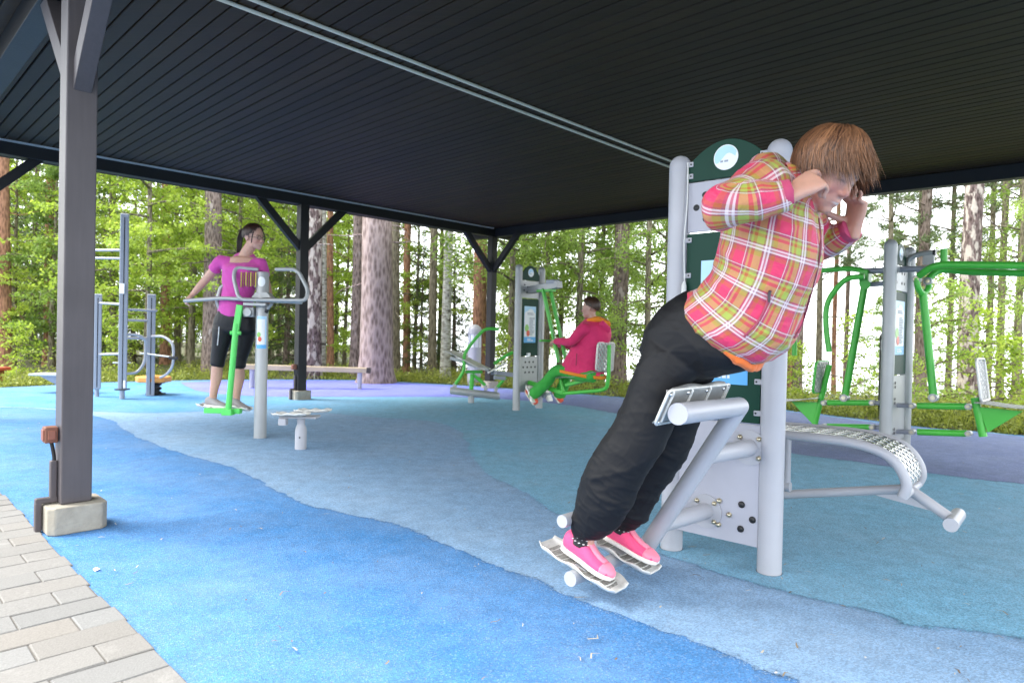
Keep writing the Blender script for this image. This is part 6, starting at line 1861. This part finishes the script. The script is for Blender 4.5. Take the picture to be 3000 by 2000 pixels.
    seam('pocket_zip', [(2257, 850), (2251, 875), (2240, 905), (2222, 940), (2195, 970), (2180, 985)], .0045, mat('pocket_tape', (.33, .05, .09), .6))
    q = on(2256, 853)
    if q is not None:
        b = MB(); b.tube([q, q + n * .008 - Z * .012, q + n * .008 - Z * .038], [.006, .006, .004], 8); b.build('zip_pull', dark, jk)
    # orange shirt below the front of the hem
    sh = Chain([ring((2080, 900), (2236, 1048), .70, .17), ring((2095, 935), (2222, 1078), .70, .165)], 28, 4, 2.2)
    fuse('shirt', [sh], .008, cloth('orange_shirt', (.80, .17, .03), .7), t, 3, .5, False, None, folds(.006, 16))
    # ---------- trousers
    tr = cloth('black_softshell', (.0062, .0060, .0072), .62, .22, 0, 5)
    legs = [Chain([ring((2010, 860), (2215, 1040), .70, .175), ring((1952, 902), (2185, 1085), .70, .185), ring((1918, 950), (2112, 1100), .70, .178), ring((1900, 1000), (2052, 1115), .70, .160)], 30, 5, 2.3)]
    def leg(rows, d0s, wid):
        R = []
        for (bk, fr), d0, hw in zip(rows, d0s, wid):
            B0, Fr = J(*bk, d0), J(*fr, d0); R.append(((B0 + Fr) / 2, (Fr - B0) / 2, n * hw))
        return Chain(R, 24, 5, 2.1)
    legs.append(leg([((1905, 985), (2050, 1095)), ((1878, 1062), (1998, 1150)), ((1832, 1180), (1968, 1245)), ((1788, 1262), (1935, 1325)), ((1738, 1335), (1892, 1388)), ((1708, 1405), (1858, 1452)), ((1690, 1480), (1832, 1510)), ((1682, 1535), (1805, 1550)), ((1688, 1563), (1772, 1572))],
                    [.79, .81, .83, .845, .855, .855, .85, .845, .845], [.100, .100, .095, .090, .088, .084, .078, .066, .052]))
    legs.append(leg([((1960, 985), (2095, 1090)), ((1940, 1078), (2060, 1165)), ((1905, 1200), (2040, 1254)), ((1870, 1285), (2010, 1335)), ((1830, 1355), (1968, 1398)), ((1800, 1420), (1928, 1455)), ((1788, 1490), (1898, 1510)), ((1785, 1515), (1885, 1530)), ((1795, 1532), (1862, 1544))],
                    [.60, .59, .575, .57, .565, .56, .56, .56, .56], [.098, .098, .094, .090, .088, .084, .076, .062, .05]))
    def tfold(q):
        p = Vector((q[0] * 5, q[1] * 5, q[2] * 9)); a = mnoise.noise(p); c2 = mnoise.noise(p * 1.9 + Vector((3, 1, 7)))
        low = 1.0 + 1.6 * max(0, (.66 - q[2])) / .5
        c3 = mnoise.noise(Vector((q[0] * 11 + 4, q[1] * 11, q[2] * 24 + 6 * (q[0] - q[1]))))
        return .0034 * low * ((1 - abs(a)) ** 7 - .22 + .5 * (1 - abs(c2)) ** 7) + .0016 * low * (1 - abs(c3)) ** 7
    fuse('trousers', legs, .0065, tr, t, 7, .5, False, None, tfold)
    # ---------- socks, shoes
    pk = cloth('pink_shoe_mesh', (.86, .085, .22), .6, .15, .1, 60); pale = cloth('pale_pink_trim', (.86, .23, .33), .5, .1); sole = mat('shoe_sole', (.80, .76, .70), .6, 0, .08, 30)
    fw = u * .962 - Z * .275; uv_ = u * .275 + Z * .962
    sk = cloth('dark_sock', (.02, .02, .022), .8); dot = mat('sock_dots', (.75, .74, .72), .8)
    for (hx, tx, d0, an) in (((1655, 1602), (1794, 1697), .845, anR), ((1772, 1568), (1925, 1651), .56, anL)):
        hl, te = J(*hx, d0), J(*tx, d0)
        w = unit(te - hl)
        shoe(hl, te, uv_, n, pk, sole, t, .094, .046, pale, pale)
        c = hl + w * .075 + unit(uv_) * .088
        b = MB(); ax = unit(an - c) if np.linalg.norm(an - c) > .01 else Z
        ax = unit(Z * .9 + u * .25)
        b.tube([c - ax * .03, c + ax * .005, c + ax * .035], [.043, .045, .044], 20); so = b.build('sock', sk, t)
        b = MB(); e1 = unit(np.cross(ax, n)); e2 = np.cross(ax, e1)
        for k in range(14):
            a = 2 * pi * k / 14
            for zz, ph in ((-.008, 0), (.010, .22)):
                dd = e1 * math.cos(a + ph) + e2 * math.sin(a + ph); b.ball(c + ax * zz + dd * .0445, .0055, 8, 5, (1, 1, .35), (e1, e2, dd) if False else None)
        b.build('sock_dot', dot, so)
    return t
woman_plaid()

# ------------------------------------------------------------------ woman in the pink shirt on the swing pedals
def woman_pink():
    F = Frame([-2.8, 6.78, 0], [1, 0, 0], [0, -1, 0]); J = F.at      # d positive = towards the camera
    X, Yc = F.e1, F.n
    t = thing('person', 'dark-haired woman in a pink shirt and black leggings standing on the swing pedals', 'person', J(660, 1195, 0))
    SK = (.56, .33, .25); skin = skin_mat('skin_tan', SK)
    hs = 1.06
    hc = J(744, 695, .0); f = unit(X * .90 + Yc * .36 - Z * .14); up = unit(Z * .95 - X * .0 + Yc * .1)
    HC, P, axes = head_chains(hc, f, up, hs)
    nb = J(716, 752, -.01)
    body = HC + [round_chain([nb - Z * .08, nb, hc - axes[2] * .06 - axes[1] * .015], [.062, .058, .056], 16, 4)]
    shR, elR, wrR = J(648, 765, .02), J(604, 818, -.02), J(563, 864, .02)
    shL, elL, wrL = J(762, 770, -.02), J(782, 838, -.05), J(792, 872, .04)
    kR = J(546, 878, .05); dR = unit(kR - wrR)
    body += hand(wrR, dR, Z * .7 - X * .5 + Yc * .2, Yc * .9 + X * .3, [(.9, 1.2, .9)] * 4, 1.05, .06, unit(Yc * .6 - Z * .6 + dR * .4), .4)
    body += hand(wrL, unit(Z * -.3 + X * .3 + Yc * .9), Z * .9 + X * .2, X * -.9, [(.9, 1.2, .9)] * 4, 1.05, .06, None, .4)
    body += [round_chain([shR, (shR + elR) / 2, elR, (elR + wrR) / 2, wrR], [.052, .046, .041, .037, .026], 14, 4), round_chain([shL, (shL + elL) / 2, elL, wrL], [.052, .046, .041, .027], 14, 4)]
    hipR, knR, anR = J(655, 940, .02), J(637, 1062, .04), J(624, 1168, 0)
    hipL, knL, anL = J(712, 940, -.03), J(701, 1068, -.03), J(693, 1170, -.06)
    for a, b, c in ((hipR, knR, anR), (hipL, knL, anL)):
        calf = b * .62 + c * .38 - Yc * .018
        body += [round_chain([a, (a + b) / 2, b, calf, b * .25 + c * .75, c, c - Z * .07], [.072, .062, .052, .056, .042, .036, .038], 16, 4)]
    body += [Chain([(J(683, 935, 0), X * .16, Yc * .11), (J(693, 850, 0), X * .14, Yc * .10), (J(704, 790, 0), X * .17, Yc * .11), (J(708, 760, 0), X * .15, Yc * .08)], 18, 5)]
    fuse('body', body, .0065, skin, t, 4, .5, False, face_tint(SK, P, axes, hs))
    eyes(P, axes, hs, t, True)
    hm = hair_mat('hair_dark_brown', (.010, .005, .004), (.060, .022, .014))
    def th(ph):
        c = math.cos(ph)
        return .80 + .95 * (1 - c) / 2 + .42 * math.sin(ph) ** 2
    hair(P, axes, hs, t, hm, 1100, (.082, .102, .100), (0, -.10, 1), th, -Z - axes[1] * .6, 5, .008, 'hair', .012, .0035)
    pt = P(0, -.115, .035)
    b = MB(); b.col = []; g = np.random.default_rng(2)
    for k in range(220):
        a = g.uniform(0, 2 * pi); r0 = .034 * math.sqrt(g.random()); o = axes[0] * math.cos(a) * r0 + axes[2] * math.sin(a) * r0
        pts = spline([pt + o * .3 + axes[1] * .02, pt - axes[1] * .035 + o * .9, pt - axes[1] * .065 - Z * .07 + o * 1.1, pt - axes[1] * .075 - Z * .17 + o * .9, pt - axes[1] * .10 - Z * .24 + o * .3], 3)
        n0 = len(b.v); b.tube(pts, list(np.linspace(.005, .002, len(pts))), 4); tc = float(np.clip(g.normal(.3, .2), 0, 1)); b.col += [(tc, tc, tc, 1)] * (len(b.v) - n0)
    b.build('ponytail', hm, t)
    for s_ in (1, -1):                                   # loose strand beside the ear
        b = MB(); b.col = []
        for k in range(6):
            o = axes[0] * .002 * k * s_; n0 = len(b.v); b.tube(spline([P(.062 * s_, .055, .06) + o, P(.076 * s_, .055, .01) + o, P(.076 * s_, .050, -.045 - .002 * k) + o], 3), .0022, 4); b.col += [(.25, .25, .25, 1)] * (len(b.v) - n0)
        b.build('side_strand', hm, t)
    pk = cloth('pink_jersey', (.58, .075, .36), .8, .3, .2, 9)
    def R(l, r, dd, depth, tl=0.0): a, b = J(*l, dd), J(*r, dd); return ((a + b) / 2, (b - a) / 2, Yc * depth - Z * tl)
    torso = Chain([R((641, 915), (738, 932), 0, .150), R((643, 895), (738, 905), 0, .155), R((650, 865), (742, 865), 0, .140), R((653, 825), (754, 825), 0, .140), R((652, 790), (768, 790), .01, .150), R((656, 768), (765, 770), 0, .120, .03), R((680, 754), (747, 756), -.01, .088, .060)], 30, 5, 2.0)
    slR = round_chain([J(690, 775, 0), shR + (elR - shR) * .05, shR + (elR - shR) * .40, shR + (elR - shR) * .47], [.070, .070, .062, .060], 18, 4)
    slL = round_chain([J(735, 775, 0), shL + (elL - shL) * .05, shL + (elL - shL) * .50, shL + (elL - shL) * .58], [.070, .070, .062, .060], 18, 4)
    fuse('shirt', [torso, slR, slL], .009, pk, t, 7, .5, False, None, folds(.006, 9, 1.0))
    # v-neck opening shows skin
    b = MB(); v = [J(697, 751, .115), J(742, 753, .115), J(733, 772, .152)]
    # printed stripes low on the front
    yl = cloth('print_yellow', (.50, .42, .08), .8, .1)
    for k in range(7):
        b = MB(); x = 706 + k * 7; o = [J(x, 797 + (k % 2) * 3, .158), J(x + 3.2, 797, .158), J(x + 2.2, 840, .150), J(x - 1, 842 - (k % 3) * 4, .150)]; b.prism(o, Yc * .004)
        b.build('print_stripe', yl if k % 2 == 0 else cloth('print_brown', (.22, .12, .05), .8, .1), t, smooth=0)
    lg = cloth('black_leggings', (.011, .011, .013), .5, .12, 0, 10)
    legs = [Chain([R((645, 905), (739, 910), 0, .140), R((630, 935), (748, 940), 0, .145), R((624, 965), (752, 970), 0, .135)], 26, 4, 2.2)]
    for rows, d0 in (([((624, 960), (684, 966)), ((623, 985), (679, 988)), ((621, 1020), (667, 1024)), ((618, 1045), (660, 1050)), ((617, 1064), (656, 1073))], .03), ([((688, 966), (750, 966)), ((686, 990), (744, 990)), ((684, 1025), (733, 1025)), ((682, 1050), (723, 1052)), ((683, 1072), (719, 1074))], -.02)):
        legs.append(Chain([((J(*a, d0) + J(*b_, d0)) / 2, (J(*b_, d0) - J(*a, d0)) / 2, Yc * w) for (a, b_), w in zip(rows, (.105, .098, .082, .072, .068))], 20, 5, 2.0))
    lo = fuse('leggings', legs, .009, lg, t, 6, .5, False, None, folds(.003, 12))
    b = MB(); b.tube(spline([J(642, 957, .148), J(640, 985, .139), J(637, 1011, .126)], 5), .005, 6); b.build('reflective_stripe', mat('reflective', (.6, .6, .62), .3), lo)
    up_ = cloth('grey_shoe_mesh', (.30, .28, .28), .7, .2); so = mat('white_sole', (.75, .74, .72), .6)
    for h_, te in ((J(606, 1188, -.03), J(664, 1194, .10)), (J(672, 1190, -.08), J(730, 1203, .06))):
        shoe(h_, te, Z, X, up_, so, t, .095, .045, None, None)
woman_pink()

# ------------------------------------------------------------------ woman in the red jacket, seen from behind her left side
def woman_red():
    F = Frame(F3.o, Bv, -A); J = F.at; n = F.n; fwd = -Bv
    t = thing('person', 'short-haired woman in a raspberry jacket and green trousers sitting in the pull machine', 'person', J(1700, 1110, 0))
    SK = (.55, .33, .26); skin = skin_mat('skin_rosy', SK)
    hs = 1.16
    hc = J(1730, 902, .02); f = unit(fwd * .93 + n * .28 - Z * .08); up = Z
    HC, P, axes = head_chains(hc, f, up, hs)
    nb = J(1740, 945, .0)
    body = HC + [round_chain([nb - Z * .08, nb, hc - Z * .07 * hs - f * .01], [.064, .060, .058], 14, 4)]
    shN, elN, wrN = J(1712, 962, .20), J(1672, 1000, .26), J(1628, 1000, .22)
    shF, elF, wrF = J(1722, 965, -.18), J(1680, 1010, -.22), J(1632, 1008, -.17)
    for w, e in ((wrN, elN), (wrF, elF)):
        d = unit(w - e); body += hand(w, d, Z * .6 + n * .5, Z, [(1.0, 1.2, .9)] * 4, 1.05, .05, None, .4)
    body += [round_chain([shN, elN, wrN], [.05, .042, .028], 12, 4), round_chain([shF, elF, wrF], [.05, .042, .028], 12, 4), Chain([(J(1725, 1085, 0), Bv * .13, n * .16), (J(1728, 1020, 0), Bv * .12, n * .15), (J(1735, 955, 0), Bv * .09, n * .15)], 16, 5)]
    legs = ((J(1738, 1103, .10), J(1632, 1086, .12), J(1562, 1162, .14)), (J(1738, 1103, -.10), J(1665, 1090, -.12), J(1640, 1160, -.14)))
    for a, b_, c in legs: body += [round_chain([a, b_, c, c - Z * .05 + fwd * .02], [.08, .055, .036, .036], 12, 4)]
    fuse('body', body, .008, skin, t, 4, .5, False, face_tint(SK, P, axes, hs))
    eyes(P, axes, hs, t)
    hm = hair_mat('hair_short_brown', (.014, .007, .005), (.11, .055, .03))
    def th(ph):
        c = math.cos(ph)
        return .82 + 1.30 * (1 - c) / 2 + .10 * math.sin(ph) ** 2
    hair(P, axes, hs, t, hm, 900, (.080, .100, .098), (0, -.05, 1), th, -Z, 6, .010, 'hair', .014, .0045)
    rm = cloth('raspberry_fleece', (.68, .030, .135), .75, .3, .15, 8); om = cloth('orange_lining', (.80, .25, .02), .75, .2, .1)
    def R(l, r, depth, d0=0.0): a, b_ = J(*l, d0), J(*r, d0); return ((a + b_) / 2, (b_ - a) / 2, n * depth)
    rows = [((1647, 1077), (1762, 1104), .205), ((1662, 1050), (1764, 1075), .185), ((1682, 1010), (1772, 1030), .18), ((1698, 975), (1782, 990), .19), ((1706, 952), (1778, 960), .195), ((1715, 938), (1765, 942), .11)]
    torso = Chain([R(*q) for q in rows], 28, 5, 2.25)
    sl = [round_chain([c * .5 + s_ * .5, s_, s_ * .5 + e * .5, e, e * .4 + w * .6, w], [.085, .085, .072, .062, .052, .042], 18, 4) for s_, e, w, c in ((shN, elN, wrN, J(1740, 975, .05)), (shF, elF, wrF, J(1740, 975, -.05)))]
    jk = fuse('jacket', [torso] + sl, .010, rm, t, 6, .5, False, None, folds(.007, 7, 2.0))
    hd = [round_chain([J(1722, 938, .10), J(1757, 935, .09), J(1780, 950, .0), J(1765, 938, -.09), J(1730, 938, -.10)], [.026, .038, .046, .038, .026], 16, 4)]
    fuse('hood', [round_chain([J(1762, 945, .10), J(1777, 965, .0), J(1768, 945, -.10)], [.040, .060, .040], 16, 4)], .010, rm, jk, 5)
    fuse('hood_lining', hd, .009, om, jk, 5)
    b = MB()
    hem = Chain([R((1641, 1084), (1767, 1111), .222), R((1642, 1076), (1768, 1102), .222)], 28, 2, 2.25, False)
    b.v = [tuple(q) for q in hem.v]; b.f = [f_ for f_ in hem.f if len(f_) == 4]; b.build('hem_band', om, jk, smooth=60, solid=.016)
    b = MB(); b.tube([J(1690, 1035, .215), J(1688, 1070, .225)], .006, 6); b.build('pocket_zip', mat('pocket_dark', (.15, .01, .03), .5), jk)
    gm = cloth('green_trousers', (.045, .36, .050), .75, .3, .1, 8)
    ch = [Chain([R((1695, 1080), (1750, 1096), .15), R((1690, 1088), (1750, 1104), .15)], 22, 3, 2.2)]
    for (a, b_, c), d in zip(legs, (1, -1)):
        ch.append(round_chain([a, a * .5 + b_ * .5, b_, b_ * .55 + c * .45, c + Z * .03, c], [.085, .088, .082, .080, .086, .078], 20, 5))
    fuse('trousers', ch, .010, gm, t, 5, .5, False, None, folds(.009, 10))
    um = cloth('coral_shoe', (.75, .11, .06), .65, .15); so = mat('cream_sole', (.72, .66, .55), .6)
    for hx, tx, d0 in (((1566, 1186), (1536, 1136), .14), ((1640, 1180), (1610, 1130), -.14)):
        hl, te = J(*hx, d0), J(*tx, d0); d = unit(te - hl)
        L = .27; te = hl + d * L
        shoe(hl, te, unit(Bv * .8 + Z * .5), n, um, so, t, .09, .046, None, None)
woman_red()
# ================================================================== LITTER on the rubber: pine needles, catkins and scraps
def litter():
    r = np.random.default_rng(12); b = MB(); b.col = []
    for k in range(330):
        d = r.uniform(1.6, 12) if k > 130 else r.uniform(1.5, 5); px = r.uniform(0, 3000)
        x = (px - 1500) / FPX * d; p = np.array([x, d, 0])
        q = p - COR
        if q @ A < -8.5 or (d > 8.5 and x > 3.5): continue
        a = r.uniform(0, pi); e = np.array([math.cos(a), math.sin(a), 0]); sd = np.array([-e[1], e[0], 0]); z = .012
        L = r.uniform(.008, .035) if r.random() < .8 else r.uniform(.03, .06); w = r.uniform(.0012, .004)
        bend = sd * L * r.normal(0, .2)
        n0 = len(b.v)
        b.add([p - e * L / 2 - sd * w + [0, 0, z], p - e * L / 2 + sd * w + [0, 0, z], p + bend + sd * w + [0, 0, z + .003], p + bend - sd * w + [0, 0, z + .003], p + e * L / 2 + sd * w * .4 + [0, 0, z], p + e * L / 2 - sd * w * .4 + [0, 0, z]], [(0, 3, 2, 1), (3, 5, 4, 2)])
        c = [(.16, .11, .06), (.42, .38, .30), (.25, .20, .13), (.50, .49, .46)][int(r.choice([0, 1, 1, 2, 2, 3]))]
        b.col += [(*c, 1)] * (len(b.v) - n0)
    m = bpy.data.materials.new('litter'); m.use_nodes = True
    at = m.node_tree.nodes.new('ShaderNodeAttribute'); at.attribute_name = 'tint'
    m.node_tree.links.new(at.outputs['Color'], m.node_tree.nodes['Principled BSDF'].inputs['Base Color']); m.node_tree.nodes['Principled BSDF'].inputs['Roughness'].default_value = .9
    o = b.build('litter', m, smooth=0)
    tag(o, 'pine needles and pale scraps scattered over the blue rubber', 'litter', kind='stuff')
litter()
w_ = MB(); c = G(283, 1671) + [0, 0, .006]
w_.add([c + [math.cos(a) * .016 * (1 + .3 * math.sin(3 * a)), math.sin(a) * .012, .004 * math.cos(2 * a)] for a in np.linspace(0, 2 * pi, 9)[:-1]] + [c + [0, 0, .010]], [(i, (i + 1) % 8, 8) for i in range(8)])
tag(w_.build('paper_scrap', M['white']), 'tiny white paper scrap lying on the bright blue rubber', 'scrap')
